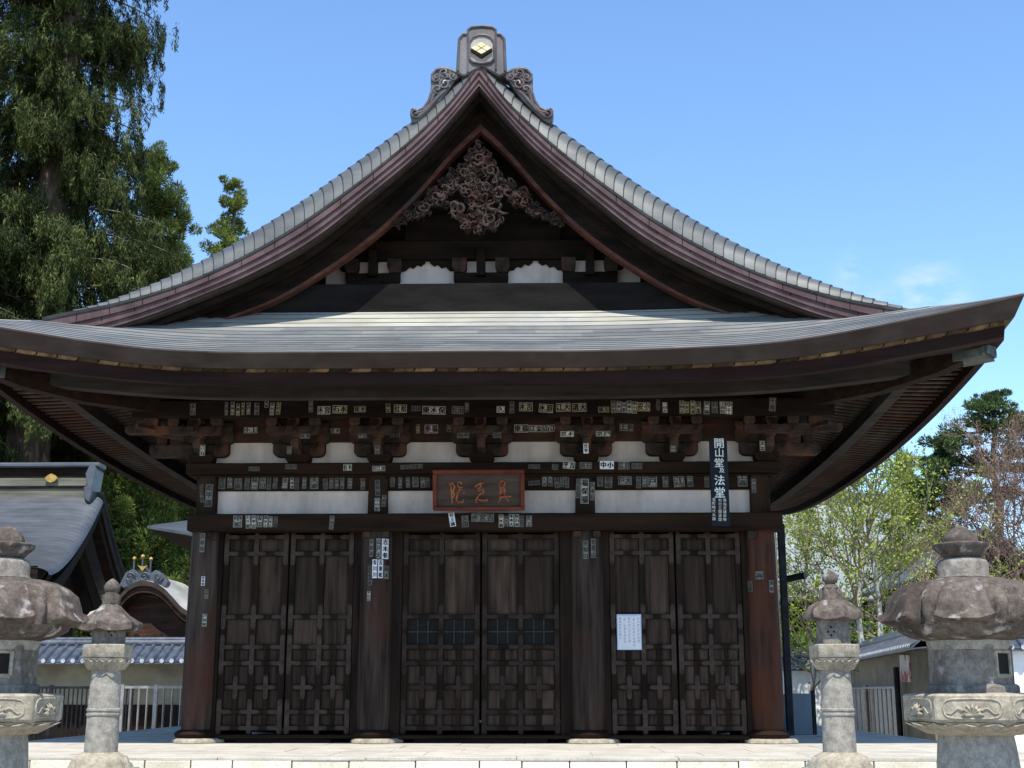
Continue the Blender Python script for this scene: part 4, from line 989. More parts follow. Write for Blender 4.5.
def small_lantern(px, base_py, Y, dome, label, seed, rot):
    X = hx(px, 720, Y); u = lambda py: hz(py, Y, px)
    root = empty('stone_lantern', (X, Y, -.82)); tag(root, label, 'lantern')
    def B(mb, name, mt, sm=35, bv=0.0, par=None):
        mb.v = [(a + X, b + Y, c) for a, b, c in mb.v]; return mb.build(name, mt, par or root, smooth=sm, bevel=bv)
    k = 1 / 99.0
    m = MB(); hexloft(m, [(.5, -.82), (.5, -.55), (.46, -.52), (.44, -.2), (.40, -.16), (.37, u(768))], rot); B(m, 'plinth', STONE, None, .02)
    m = MB(); m.lathe([(.28, u(772)), (.27, u(764)), (.24, u(757.5)), (.2, u(754)), (.17, u(752))], 24); petals(m, (.28, .235), u(772), u(756), 10, .045); o = B(m, 'lotus_base', STONEL, 50)
    m = MB(); m.lathe([(0.1565, u(753)), (0.1548, u(735)), (0.1496, u(716)), (0.1582, u(715.2)), (0.1582, u(713.2)), (0.1496, u(712.4)), (0.1496, u(711.5)), (0.1582, u(710.7)), (0.1582, u(709)), (0.1488, u(708)), (0.1462, u(690)), (0.1402, u(675)), (0.1333, u(668))], 32); o = B(m, 'shaft', STONE, 40); wob(o, .004, 9, seed)
    m = MB(); hexloft(m, [(.14, u(671)), (.175, u(667.5)), (.22, u(662)), (.23, u(658.5))], rot); petals(m, (.155, .23), u(670), u(660), 12, .02); hexloft(m, [(.23, u(658)), (.237, u(657)), (.237, u(645.5)), (.228, u(644.5))], rot); B(m, 'platform', STONEL, 35, .006)
    m = MB(); hexloft(m, [(.162, u(645)), (.16, u(617))], rot); fb = B(m, 'fire_box', STONEC, None, .006)
    m = MB()
    for q in ((4, 1)):
        a = q * math.pi / 3 + math.pi / 6 + rot; ca, sa = math.cos(a), math.sin(a); R_ = .1625 * math.cos(math.pi / 6) + .002
        for dx, dz in ((-.028, -.012), (.028, -.012), (0, .03), (0, -.045)):
            c = (R_ * ca - dx * sa, R_ * sa + dx * ca, u(631) + dz)
            m.add([(c[0] - .011 * math.cos(t) * sa, c[1] + .011 * math.cos(t) * ca, c[2] + .011 * math.sin(t)) for t in [j * math.pi / 4 for j in range(8)]], [tuple(range(8))])
    m.v = [(a + X, b + Y, c) for a, b, c in m.v]; m.build('vent_holes', VOID, fb, recalc=False)
    m = MB(); n = 36; rows = []
    prof = [(.10, u(599.5), .0), (.15, u(602), .01), (.21, u(606.5), .02), (.25, u(611.5), .035), (.275, u(616), .06), (.272, u(620), .06), (.20, u(621), .02), (.15, u(618), 0)] if dome else \
           [(.075, u(602), .0), (.115, u(608), .0), (.18, u(615), .01), (.25, u(621), .03), (.30, u(624.5), .05), (.30, u(631), .05), (.2, u(632), .02), (.15, u(629), 0)]
    for r, z, s in prof:
        row_ = []
        for i in range(n + 1):
            a = 2 * math.pi * i / n + rot; c6 = math.cos(6 * a - 6 * rot) * .5 + .5; hexr = math.cos(math.pi / 6) / math.cos(((a - rot) % (math.pi / 3)) - math.pi / 6)
            row_.append((r * (hexr + s * c6 ** 3) * math.cos(a), r * (hexr + s * c6 ** 3) * math.sin(a), z + s * .42 * c6 ** 3))
        rows.append(row_)
    m.grid(rows); o = B(m, 'roof_cap', STONED, 40); wob(o, .006, 8, seed)
    m = MB()
    if dome:
        m.lathe([(.10, u(601)), (.085, u(597)), (.075, u(591)), (.085, u(588)), (.06, u(585)), (.045, u(584)), (.068, u(581.5)), (.078, u(578)), (.065, u(574)), (.03, u(571.5)), (.005, u(570))], 20); petals(m, (.10, .09), u(601), u(588), 8, .02)
    else:
        m.lathe([(.085, u(604)), (.09, u(598)), (.09, u(595)), (.065, u(594.5)), (.06, u(592)), (.075, u(590)), (.08, u(587)), (.06, u(583)), (.028, u(580)), (.005, u(578.5))], 20)
    B(m, 'finial', STONED, 45)
    return root
small_lantern(103, 757, -5, False, 'slim weathered stone lantern with plain pointed cap left of the hall front', 3.1, R(28))
small_lantern(838, 757, -5, True, 'slim grey stone lantern with scalloped domed cap right of the hall front', 8.7, R(-20))

def big_lantern(px, Y, label, seed, rot, cap_py=0):
    X = hx(px, 700, Y); u = lambda py: hz(py + cap_py, Y, px if px > 100 else 40)
    root = empty('large_stone_lantern', (X, Y, -.82)); tag(root, label, 'lantern')
    def B(mb, name, mt, sm=35, bv=0.0, par=None):
        mb.v = [(a + X, b + Y, c) for a, b, c in mb.v]; return mb.build(name, mt, par or root, smooth=sm, bevel=bv)
    m = MB(); hexloft(m, [(.8, -.82), (.8, -.5), (.62, -.45), (.5, -.3)], rot); B(m, 'plinth', STONE, None, .02)
    m = MB(); m.lathe([(.34, -.32), (.33, -.1), (.315, u(768)), (.30, u(745)), (.285, u(733)), (.29, u(728))], 32); o = B(m, 'shaft', STONE, 40); wob(o, .006, 5, seed)
    # platform: petals under a six-sided slab with carved panels
    m = MB(); m.lathe([(.28, u(736)), (.36, u(732)), (.46, u(727)), (.5, u(722))], 36); petals(m, (.33, .53), u(734), u(722.5), 14, .035, .2); B(m, 'lotus_underside', STONEL, 50)
    m = MB(); hexloft(m, [(.52, u(722)), (.545, u(720)), (.545, u(696)), (.53, u(694)), (.36, u(692.5))], rot); pl = B(m, 'platform', STONEL, None, .01)
    for q in range(6):
        a = q * math.pi / 3 + math.pi / 6 + rot; ca, sa = math.cos(a), math.sin(a); R_ = .545 * math.cos(math.pi / 6)
        def T(dx, dz, o_=0): return ((R_ + o_) * ca - dx * sa, (R_ + o_) * sa + dx * ca, u(708) + dz)
        m = MB(); hw, hh = .215, .075; pts = []
        for k in range(17):
            t = 2 * math.pi * k / 16; c_, s_ = math.cos(t), math.sin(t); pts.append(T(hw * math.copysign(abs(c_) ** .45, c_), hh * math.copysign(abs(s_) ** .6, s_), .0))
        m.tube(pts, .009, 5)
        for k in range(7):
            t = math.pi * k / 6; m.tube([T(0, -.045, .005), T(.05 * math.cos(t), -.04 + .05 * math.sin(t), .02), T(.085 * math.cos(t), -.045 + .085 * math.sin(t), .008)], [.008, .018, .003], 5)
        for s in (-1, 1): m.tube([T(s * (.07 + .013 * j), .016 * math.sin(j * .7 - .4) - .008 - .002 * j, .005) for j in range(10)], [.011 - .0007 * j for j in range(10)], 5)
        m.v = [(a_ + X, b_ + Y, c_) for a_, b_, c_ in m.v]; m.build('carved_panel', STONEL, pl, smooth=50)
    # fire box; a flat dark sheet stands in for the shaded opening
    w_ = .325; z0, z1 = u(684), u(649)
    m = MB(); hexloft(m, [(.36, u(693)), (.36, u(686)), (.335, u(684))], rot); hexloft(m, [(w_, u(684)), (w_, z1 + .0), (w_ + .01, u(646))], rot); fb = B(m, 'fire_box', STONEC, None, .008)
    for q in range(6):
        a = q * math.pi / 3 + math.pi / 6 + rot; ca, sa = math.cos(a), math.sin(a); R_ = w_ * math.cos(math.pi / 6) + .001
        if q != (5 if seed > 4.5 else 4): continue
        def T(dx, dz, o_=0): return ((R_ + o_) * ca - dx * sa + X, (R_ + o_) * sa + dx * ca + Y, u(664) + dz)
        m = MB(); hw, hh = .085, .085
        m.add([T(-hw, -hh, .002), T(hw, -hh, .002), T(hw, hh, .002), T(-hw, hh, .002)], [(0, 1, 2, 3)]); wn = m.build('window', VOID, fb)
        m = MB()
        for p, r in (((-hw - .012, -hh - .012), (hw + .012, -hh - .012)), ((hw + .012, -hh - .012), (hw + .012, hh + .012)), ((hw + .012, hh + .012), (-hw - .012, hh + .012)), ((-hw - .012, hh + .012), (-hw - .012, -hh - .012))):
            m.tube([T(*p, .004), T(*r, .004)], .017, 4)
        m.build('window_frame', STONEL, wn)
    m = MB(); m.lathe([(.30, u(650)), (.325, u(645)), (.33, u(641)), (.30, u(638)), (.28, u(632))], 30); B(m, 'neck_ring', STONE, 40)
    # cap: round body under six raised tongues whose lips flare into points
    m = MB(); n = 180; rows = []
    prof = [(.22, 579, 0, 13), (.31, 580.3, .012, 15), (.41, 583.5, .03, 17), (.49, 589, .05, 19), (.55, 597, .06, 20.5), (.58, 606, .06, 21.5), (.59, 613, .065, 22.5), (.59, 618, .085, 23.5), (.585, 622, .115, 24), (.575, 624.5, .10, 23.5), (.56, 626, .0, 22), (.54, 631, 0, 22), (.46, 637, 0, 22), (.33, 641, 0, 22), (.28, 642, 0, 22)]
    for j, (r, zp, pz, wd) in enumerate(prof):
        row_ = []
        for i in range(n + 1):
            a = 2 * math.pi * i / n + rot; dl = (math.degrees(a - rot) % 60) - 30; q = abs(dl) / (wd * .88)
            t = min(1, max(0, (1.06 - q) / .16)); inside = t * t * (3 - 2 * t)
            lip = 1 if 7 <= j <= 9 else 0; edge = min(1, q) ** 4 * inside
            rr = r + pz * inside - .05 * math.exp(-((q - 1.2) / .12) ** 2) * (1 if 2 <= j <= 9 else 0) + .02 * edge * lip - .012 * (1 - min(1, q * 1.4) ** 2) * inside * (1 if 3 <= j <= 6 else 0)
            row_.append((rr * math.cos(a), rr * math.sin(a), u(zp) + .055 * edge * lip - .012 * (1 - inside) * lip))
        rows.append(row_)
    m.grid(rows); cp = B(m, 'roof_cap', STONED, 42); wob(cp, .008, 6, seed); wob(cp, .004, 22, seed)
    m = MB(); m.lathe([(.21, u(580)), (.215, u(578)), (.20, u(575)), (.205, u(564)), (.19, u(561)), (.14, u(558))], 30); B(m, 'collar', STONEC, 40)
    m = MB(); m.lathe([(.13, u(559)), (.15, u(556)), (.20, u(551)), (.225, u(548)), (.228, u(545)), (.20, u(543.5)), (.15, u(542.5))], 30); petals(m, (.14, .22), u(557), u(546), 10, .015); B(m, 'lotus_bowl', STONED, 40)
    m = MB(); m.lathe([(.14, u(543.5)), (.142, u(540.5)), (.128, u(536)), (.095, u(531.5)), (.055, u(528.3)), (.018, u(526)), (.004, u(525.2))], 24); B(m, 'finial', STONED, 45)
    return root
def seed_face(s): return int(s) % 2
big_lantern(973, -7, 'massive stone lantern with curled cap and carved lotus panels at right foreground', 5.0, R(-19))
big_lantern(-7, -7, 'massive stone lantern with pale framed window cut off at left edge', 4.0, R(25), 0)

# ------------------------------------------------------------------ things beside the hall, right
pst = empty('rain_pipe_post', (hx(786, 640, 3.1), 3.1, 0)); tag(pst, 'black metal post with short side arm beside the right end of the hall', 'post')
X = hx(786, 640, 3.1); m = MB(); m.box(X - .055, X + .055, 3.04, 3.15, .0, hz(524, 3.1, 786)); m.build('post', BLACKM, pst, bevel=.01)
m = MB(); z = hz(578, 3.1, 786); m.tube([(X + .05, 3.1, z - .02), (X + .25, 3.05, z + .02), (X + .33, 3.0, z + .03)], .055, 10); m.build('side_arm', BLACKM, pst, smooth=40)
m = MB(); m.tube([(X - .115, 3.12, .6), (X - .115, 3.12, hz(528, 3.1, 786))], .04, 10); m.build('pale_pipe', WHITEW, pst, smooth=40)
lw = empty('low_partition', (hx(799, 720, 3.4), 3.4, 0)); tag(lw, 'low blue-grey partition panel standing right of the hall', 'partition')
m = MB(); m.box(hx(783, 715, 3.4), hx(812, 715, 3.4), 3.38, 3.46, .0, hz(693.5, 3.4, 800)); m.build('panel', GREYP, lw, bevel=.01)
m = MB(); m.box(hx(812, 715, 3.4) + .004, hx(816, 715, 3.4), 3.37, 3.47, .0, hz(690, 3.4, 800)); m.build('end_post', BLACKM, lw, bevel=.01)

# ------------------------------------------------------------------ walls, fences, gates
def tiled_wall(A, B, zwall, ztop, wall_m, label, name='plaster_wall', over=.35, ends=True, zg=-.82, two=True):
    """plastered wall from A to B (x,y) under a small tiled roof"""
    A, B = Vector((A[0], A[1], 0)), Vector((B[0], B[1], 0)); L_ = (B - A).length; d = (B - A) / L_; n = Vector((d.y, -d.x, 0))
    root = empty(name, (A.x, A.y, zg)); tag(root, label, 'wall')
    def P(s, o, z): return tuple(A + d * s + n * o + Vector((0, 0, z)))
    m = MB(); m.add([P(0, .12, zg), P(L_, .12, zg), P(L_, -.12, zg), P(0, -.12, zg), P(0, .12, zwall), P(L_, .12, zwall), P(L_, -.12, zwall), P(0, -.12, zwall)], [(3, 2, 1, 0), (4, 5, 6, 7), (0, 1, 5, 4), (1, 2, 6, 5), (2, 3, 7, 6), (3, 0, 4, 7)])
    m.build('wall', wall_m, root)
    if over > .6:
        m = MB(); m.grid([[P(0, .14, zg), P(L_, .14, zg)], [P(0, .14, zg + 1.15), P(L_, .14, zg + 1.15)], [P(0, .1, zg + 1.15), P(L_, .1, zg + 1.15)]]); m.build('shade_strip', DARKW, root)  # dark strip added in place of shade on the lower wall
    m = MB(); ze = zwall + .02
    for s in (1, -1): m.grid([[P(0, s * over, ze), P(L_, s * over, ze)], [P(0, s * .05, ztop - .1), P(L_, s * .05, ztop - .1)]]); m.grid([[P(0, s * over, ze - .03), P(L_, s * over, ze - .03)], [P(0, s * .1, ze - .0), P(L_, s * .1, ze)]])
    rf = m.build('tile_bed', TILE, root, solid=.03)
    m = MB(); k = 0; s_ = .12
    while s_ < L_:
        m.tube([P(s_, over + .03, ze + .03), P(s_, over * .55, ze + (ztop - .1 - ze) * .5 + .015), P(s_, .05, ztop - .08)], .05, 6); s_ += .24
    m.build('round_tiles', TILE, root, smooth=50)
    m = MB(); s_ = .12
    while s_ < L_:
        c = P(s_, over + .036, ze + .03); m.tube([P(s_, over + .03, ze + .03), P(s_, over + .045, ze + .03)], .055, 8); s_ += .24
    m.build('tile_ends', mat_tile_end, root)
    m = MB(); m.tube([P(0, 0, ztop - .03), P(L_, 0, ztop - .03)], .10, 8); m.tube([P(0, 0, ztop + .06), P(L_, 0, ztop + .06)], .06, 8); m.build('ridge_tiles', TILE, root, smooth=50)
    return root
mat_tile_end = mat('tile_end_pale', (.26, .29, .33), (.42, .45, .49), (8, 8, 8), .5)
tiled_wall((hx(-90, 660, 15), 15), (hx(215, 660, 15), 15), hz(663, 14.05, 110), hz(642, 15, 110), CREAM, 'cream plaster wall with blue-grey tile roof behind the left fences', over=.95)  # eave deepened to throw shade over this wall
Aw = (hx(846, 660, 27), 27.0); Bw = (hx(936, 660, 9.5), 9.5)
tiled_wall(Aw, Bw, 1.52, 1.98, CREAM, 'shaded cream plaster wall with tile roof running behind the barred gate', over=.45)
tiled_wall((hx(770, 660, 27.3), 27.3), (hx(846, 660, 27.3) - .1, 27.3), hz(670, 27, 815), hz(655, 27, 815), WHITEW, 'short white plaster wall with tile roof seen left of the slim right lantern')
tiled_wall((hx(940, 660, 9.2), 9.2), (hx(1180, 660, 9.2), 9.2), hz(650, 9, 1010), hz(634, 9, 1010), WHITEW, 'bright white plaster wall at the right edge behind the massive lantern')
# red and white poster on the wall
Dw = (Vector((*Bw, 0)) - Vector((*Aw, 0))).normalized()
def along(px):
    lo, hi = 0.0, 1.0
    for _ in range(40):
        t = (lo + hi) / 2; p = (Aw[0] + (Bw[0] - Aw[0]) * t, Aw[1] + (Bw[1] - Aw[1]) * t)
        if hx(px, 690, p[1]) > p[0]: lo = t
        else: hi = t
    return Vector((p[0], p[1], 0))
nW = Vector((Dw.y, -Dw.x, 0))
def wallquad(mb, pa, pb, ya, yb, off, th=.02):
    a, b = along(pa) + nW * off, along(pb) + nW * off
    P = []
    for o in (0, th):
        for p, z in ((a, 'b'), (b, 'b'), (b, 't'), (a, 't')):
            py = yb if z == 'b' else ya; P.append((p.x + nW.x * o, p.y + nW.y * o, hz(py, p.y, pa)))
    mb.add(P, [(0, 1, 2, 3), (7, 6, 5, 4), (0, 4, 5, 1), (1, 5, 6, 2), (2, 6, 7, 3), (3, 7, 4, 0)])
m = MB(); wallquad(m, 908, 918, 655, 682, .125); po = m.build('wall_poster', mat('poster_print', (.66, .62, .60), (.40, .10, .09), (3, 3, 2.2), .7, lo=.5, hi=.56), None); tag(po, 'narrow red and white poster on the cream wall right of the gate', 'poster')
# barred gate, two leaves
gt = empty('barred_gate', tuple(along(880) + Vector((0, 0, -.82)))); tag(gt, 'closed two-leaf steel barred gate with rusty middle stile by the right wall', 'gate')
for a, b in ((853, 875.5), (876.5, 909)):
    A_, B_ = along(a) + nW * .3, along(b) + nW * .3; m = MB(); n_ = 5 if a < 860 else 7
    for z in (-.62, .74): m.tube([(A_.x, A_.y, z), (B_.x, B_.y, z)], .03, 6)
    for k in range(n_ + 1):
        p = A_.lerp(B_, k / n_); m.tube([(p.x, p.y, -.66), (p.x, p.y, .80 if k in (0, n_) else .74)], .032 if k in (0, n_) else .018, 6)
    m.build('gate_leaf', STEEL, gt)
m = MB(); p = along(876) + nW * .26; m.tube([(p.x, p.y, -.8), (p.x, p.y, .82)], .05, 8); m.box(p.x - .08, p.x + .08, p.y - .1, p.y, -.15, .1); m.build('latch_stile', mat('rusty_yellow_metal', (.25, .16, .05), (.40, .28, .10), (6, 6, 3), .6), gt)
m = MB(); p = along(911) + nW * .3; m.tube([(p.x, p.y, -.82), (p.x, p.y, 1.2)], .07, 8); m.build('gate_post', BLACKM, gt)
m = MB(); wallquad(m, 856, 907, 687, 740, .125, .01); m.build('backing_sheet', STEEL, gt)

def fence(pa, pb, Y, ztop, zbot, nb, mt, name, label, rad=.02):
    xa, xb = hx(pa, 700, Y), hx(pb, 700, Y); root = empty(name, (xa, Y, -.82)); tag(root, label, 'fence')
    m = MB()
    for z in (ztop, zbot): m.box(xa, xb, Y - .02, Y + .02, z - .025, z + .025)
    m.build('rail', mt, root)
    m = MB()
    for k in range(nb + 1):
        x = xa + (xb - xa) * k / nb; m.tube([(x, Y, zbot), (x, Y, ztop)], rad, 6)
    m.build('bars', mt, root)
    for k in range(0, 3):
        m = MB(); x = xa + (xb - xa) * k / 2; m.box(x - .035, x + .035, Y - .034, Y + .036, -.82, ztop + .05); m.build('post', mt, root)
fence(-30, 131, 8.6, .73, -.36, 36, BLACKM, 'picket_fence', 'black metal picket fence behind the slim left lantern', .014)
fence(122, 189, 7.6, .735, -.5, 8, STEEL, 'railing', 'dull steel railing with rusty bars at the left side of the hall', .02)

# ------------------------------------------------------------------ neighbouring buildings
lh = empty('side_hall', (-17, 30, -.82)); tag(lh, 'wooden side hall with curved grey metal roof and gold crest on its ridge at left', 'temple')
E_ = at(104, 492, 30); Xr = E_.x; Zr = E_.z
def solveY(px): 
    lo, hi = 10.0, 60.0
    for _ in range(50):
        mid = (lo + hi) / 2
        if hx(px, 560, mid) > Xr: lo = mid     # farther means the sight line swings left of the end wall
        else: hi = mid
    return mid
Yf = 25.2; Zf = hz(573, Yf, 60); Xw = Xr - 26
prof = [(30 - (30 - Yf) * t, Zf + (Zr - Zf) * ((1 - t) ** 1.55 * .8 + .2 * (1 - t))) for t in [i / 60 for i in range(61)]]
m = MB(); rows = []
for i, (y, z) in enumerate(prof):
    row_ = []
    for x in [Xw + (26 - 1.2) * k / 24 for k in range(25)] + [Xr - 1.2 + 1.2 * math.sin(k / 10 * math.pi / 2) for k in range(1, 11)]:
        t = max(0, (x - (Xr - 1.2)) / 1.2); dz = -.42 * (1 - math.sqrt(max(0, 1 - t * t)))
        ez = .35 * max(0, (x - (Xr - 4)) / 4) ** 2 * (i / 60) ** 2
        row_.append((x, y, z + dz + ez + (.018 if i % 2 else 0)))
    rows.append(row_)
m.grid(rows); n_ = len(rows[0]) - 1; m.m = [(f // n_) % 2 for f in range(len(m.f))]; m.build('front_roof', [GREYROOF, GREYROOF2], lh, smooth=25)
m = MB(); m.grid([[(x, 60 - y, z) for x in (Xw, Xr)] for y, z in prof[::4]]); m.build('rear_roof', GREYROOF, lh, smooth=40)
m = MB(); rows = []
for y, z in prof[::3]: rows.append((y, z))
full = rows + [(60 - y, z) for y, z in rows[::-1][1:]] if False else [(y, z) for y, z in prof[::-3]] + [(60 - y, z) for y, z in prof[3::3]]
for k, (x0_, x1_, dz0, dz1, mt, nm) in enumerate(((-.25, -.02, -.43, -.72, DARKW, 'verge_trim'), (-.5, -.12, -.72, -1.05, DARKW, 'verge_board'), (-1.0, -.9, -1.05, -1.9, DARKW, 'bargeboard'))):
    m = MB(); m.grid([[(Xr + x1_, y, z + dz0) for y, z in full], [(Xr + x1_, y, z + dz1) for y, z in full], [(Xr + x0_, y, z + dz1) for y, z in full], [(Xr + x0_, y, z + dz0) for y, z in full], [(Xr + x1_, y, z + dz0) for y, z in full]]); m.build(nm, mt, lh, smooth=40)
m = MB(); m.grid([[(Xw, Yf + .02, Zf - .02), (Xr - .4, Yf + .02, Zf + .25)], [(Xw, Yf + .05, Zf - .45), (Xr - .4, Yf + .05, Zf - .2)], [(Xw, Yf + 2.6, Zf - .3), (Xr - .4, Yf + 2.6, Zf - .3)]]); m.build('eave_board', DARKW, lh)
m = MB(); m.prism([(y, z - .3) for y, z in full] + [(60 - Yf - 1.0, Zf - 1), (Yf + 1.0, Zf - 1)], Xr - 1.6, Xr - 1.45, 'x'); m.build('gable_wall', DARKW, lh)
m = MB(); m.box(Xw, Xr - 1.7, Yf + 2.2, 60 - Yf - 2.2, -.8, Zf + .3); m.build('wall', DARKW, lh)
for k in range(5):
    m = MB(); x = Xr - 2.2 - k * 2.6; m.box(x - .14, x + .14, Yf + 1.9, Yf + 2.19, -.8, Zf + .1); m.build('post', WOODZ, lh)
for k in range(3):
    m = MB(); x = Xr - 2.9 - k * 2.6; m.box(x - .5, x + .2, Yf + 2.14, Yf + 2.19, Zf - 2.2, Zf - .8); m.build('plaster_panel', PLASTER, lh)
# layered ridge
zr_ = Zr - .05; m = MB(); m.box(Xw, Xr - .3, 29.75, 30.25, zr_ - .3, hz(479, 30, 60)); m.build('ridge_band', mat('ridge_green_cream', (.085, .085, .064), (.15, .145, .112), (.6, 3, 6), .7), lh)
m = MB(); m.box(Xw, Xr - .4, 29.7, 30.3, hz(489.5, 30, 60), hz(487, 30, 60)); m.box(Xw, Xr - .4, 29.8, 30.2, hz(478.9, 30, 60), hz(469, 30, 60)); m.build('ridge_body', DARKW, lh)
m = MB(); m.box(Xw, Xr - .1, 29.6, 30.4, hz(468.8, 30, 60), hz(464, 30, 60)); m.build('ridge_cap', GREYROOF, lh, bevel=.05)
m = MB(); x, z = hx(52, 478.5, 29.7), hz(478.5, 29.7, 52); m.prism([(x + .24 * math.cos(k * math.pi / 4) * (1 if k % 2 == 0 else .75), z + .17 * math.sin(k * math.pi / 4)) for k in range(8)], 29.6, 29.69); m.build('gold_crest', GOLD2, lh)
m = MB()
m.prism([at(px, py, 29.6).xz[:] if False else (at(px, py, 29.6).x, at(px, py, 29.6).z) for px, py in ((86, 500), (84, 488), (88, 486), (86, 474), (90, 466), (95, 464), (97, 470), (95, 480), (93, 492), (90, 503))], 29.5, 30.4)
m.build('ridge_end_tile', GREYROOF, lh, bevel=.03)

# gate with a wave-shaped gable
kg = empty('wave_gable_gate', (hx(142, 640, 19), 20.5, -.82)); tag(kg, 'small gate with bowed wave gable roof and gilt ridge ornaments left of the hall', 'gate')
YK = 19
arc = [(84, 618), (96, 614), (108, 608), (118, 598), (127, 588), (135, 583), (144, 581.5), (153, 583), (162, 588), (171, 597), (180, 607), (190, 613), (202, 617)]
pts = [at(px, py, YK) for px, py in arc]; fx_ = smooth_curve([p.x for p in pts], [p.z for p in pts]); xs_ = [pts[0].x + (pts[-1].x - pts[0].x) * i / 60 for i in range(61)]
def strip(z0, z1, y0, y1, nm, mt, xs=xs_):
    m = MB(); m.grid([[(x, y0, fx_(x) + z0) for x in xs], [(x, y0, fx_(x) + z1) for x in xs], [(x, y1, fx_(x) + z1) for x in xs], [(x, y1, fx_(x) + z0) for x in xs], [(x, y0, fx_(x) + z0) for x in xs]]); return m.build(nm, mt, kg, smooth=40)
m = MB(); rows = []
for k in range(24): rows.append([(x, YK + .1 + k * .12, fx_(x) + (.02 if k % 2 else 0) + .22 * math.sin(min(1, k / 5) * math.pi / 2)) for x in xs_])
m.grid(rows); m.build('roof', COPPERP, kg, smooth=25)
strip(.02, -.12, YK + .0, YK + .5, 'verge_trim', FASCIA); strip(-.125, -.30, YK + .08, YK + .3, 'bargeboard', REDW)
strip(-.3, -.36, YK + .15, YK + 2.8, 'ceiling', DARKW)
m = MB(); zb_ = at(142, 640, YK).z
m.prism([(x, fx_(x) - .4) for x in xs_[6:-6]] + [(xs_[-7], zb_), (xs_[6], zb_)], YK + .6, YK + .7); m.build('gable_board', REDW, kg)
m = MB(); cx, cz = hx(146, 632, YK + .4), hz(632, YK + .4, 146)
m.prism([(cx - .45, cz - .22), (cx - .40, cz - .02), (cx - .25, cz + .10), (cx - .1, cz + .24), (cx + .1, cz + .24), (cx + .25, cz + .10), (cx + .4, cz - .02), (cx + .45, cz - .22)], YK + .45, YK + .6); curl(m, cx - .3, YK + .42, cz - .1, .1); curl(m, cx + .3, YK + .42, cz - .1, .1, -1); m.build('frog_leg_strut', REDW, kg)
m = MB(); m.box(xs_[4], xs_[-5], YK + .4, YK + .75, zb_ - .32, zb_ - .02); m.build('tie_beam', REDW, kg, bevel=.02)
for x in (xs_[8], xs_[-9]):
    m = MB(); m.box(x - .13, x + .13, YK + .5, YK + .76, -.82, zb_ - .325); m.build('post', WOODZ, kg, bevel=.02)
m = MB(); q = [at(px, py, YK + .2) for px, py in ((120, 585), (126, 573), (133, 569), (138, 574), (144, 566), (150, 574), (156, 570), (162, 574), (168, 582), (166, 587), (144, 581), (124, 588))]
m.prism([(p.x, p.z) for p in q], YK + .15, YK + .5)
for px, py in ((134.5, 558.5), (143, 556.5), (151, 559)): p = at(px, py, YK + .3); m.tube([(p.x, p.y, p.z), (p.x, p.y, hz(576, YK + .3, px))], .03, 5)
for px, s in ((130, 1), (158, -1), (144, 1)): p = at(px, 577, YK + .1); curl(m, p.x, YK + .12, p.z, .14, s)
m.build('ridge_ornament', GREYROOF, kg, bevel=.015)
m = MB()
for px, py, r in ((134.5, 558.5, .055), (143, 556.5, .06), (151, 559, .055)): p = at(px, py, YK + .3); m.sphere((p.x, p.y, p.z), r, 12, 8)
p = at(143, 567.5, YK + .1); m.prism([(p.x - .14, p.z + .06), (p.x, p.z - .1), (p.x + .14, p.z + .06), (p.x, p.z + .02)], YK + .05, YK + .14)
m.build('gilt_ornaments', GOLD2, kg, smooth=40)

# corner of a grey roof between the side hall and the main hall
gr = empty('grey_roof_hall', (hx(185, 540, 24), 26, -.82)); tag(gr, 'low hall with plain grey roof partly hidden behind the left end of the main hall', 'building')
m = MB(); a, b, c, d = at(147, 527, 23), at(230, 541, 21.5), at(235, 515, 29), at(190, 521.5, 29)
m.grid([[tuple(a), tuple(b)], [tuple(d), tuple(c)]]); m.build('roof', GREYROOF, gr, solid=.08)
m = MB(); m.grid([[tuple(a - Vector((0, 0, .06))), tuple(b - Vector((0, 0, .06)))], [(a.x + 1.2, 26, a.z - .75), (b.x, 26, b.z - .75)]]); m.build('eave_underside', DARKW, gr)
m = MB(); m.box(a.x + 1.4, b.x + 3, 26, 30, -.82, a.z - .6); m.build('wall', DARKW, gr)
m = MB(); m.box(a.x + 1.6, a.x + 2.6, 25.9, 25.99, a.z - 1.2, a.z - .75); m.build('name_board', TAN, gr)

# buildings far right
fr_ = empty('far_hall', (12, 62, -.82)); tag(fr_, 'far hall with broad pale grey roof behind the light green tree', 'building')
a, b, c, d = at(700, 598, 52), at(952, 600, 52), at(925, 503, 62), at(700, 505, 62)
m = MB(); rows = []
for i in range(25):
    t = i / 24; p, q = a.lerp(d, t), b.lerp(c, t); sag = -.9 * math.sin(t * math.pi) * .6
    rows.append([(p.x + (q.x - p.x) * s, p.y + (q.y - p.y) * s, p.z + (q.z - p.z) * s + sag) for s in (0, .25, .5, .75, 1)])
m.grid(rows); m.build('roof', FARROOF, fr_, smooth=40, solid=.2)
m = MB(); m.box(d.x, c.x + .3, 61.7, 62.4, d.z - .2, d.z + .7); m.build('ridge', GREYROOF, fr_, bevel=.1)
m = MB(); m.box(a.x, b.x - 1.5, 54, 70, -.82, a.z + .6); m.build('wall', DARKW, fr_)
m = MB(); m.box(b.x - 4.5, b.x - 3, 53.9, 53.98, .5, 2.6); m.build('window', GREYP, fr_)
m = MB(); m.box(hx(868, 600, 53.8), hx(885, 600, 53.8), 53.8, 53.95, hz(612, 53.8, 876), hz(588, 53.8, 876)); m.build('plaster_panel', PLASTER, fr_)
sh = empty('small_house', (hx(960, 570, 36), 38, -.82)); tag(sh, 'small building with dark grey gabled roof behind the massive right lantern', 'building')
pk, le, re = at(985, 528, 36), at(903, 584, 36), at(1075, 584, 36)
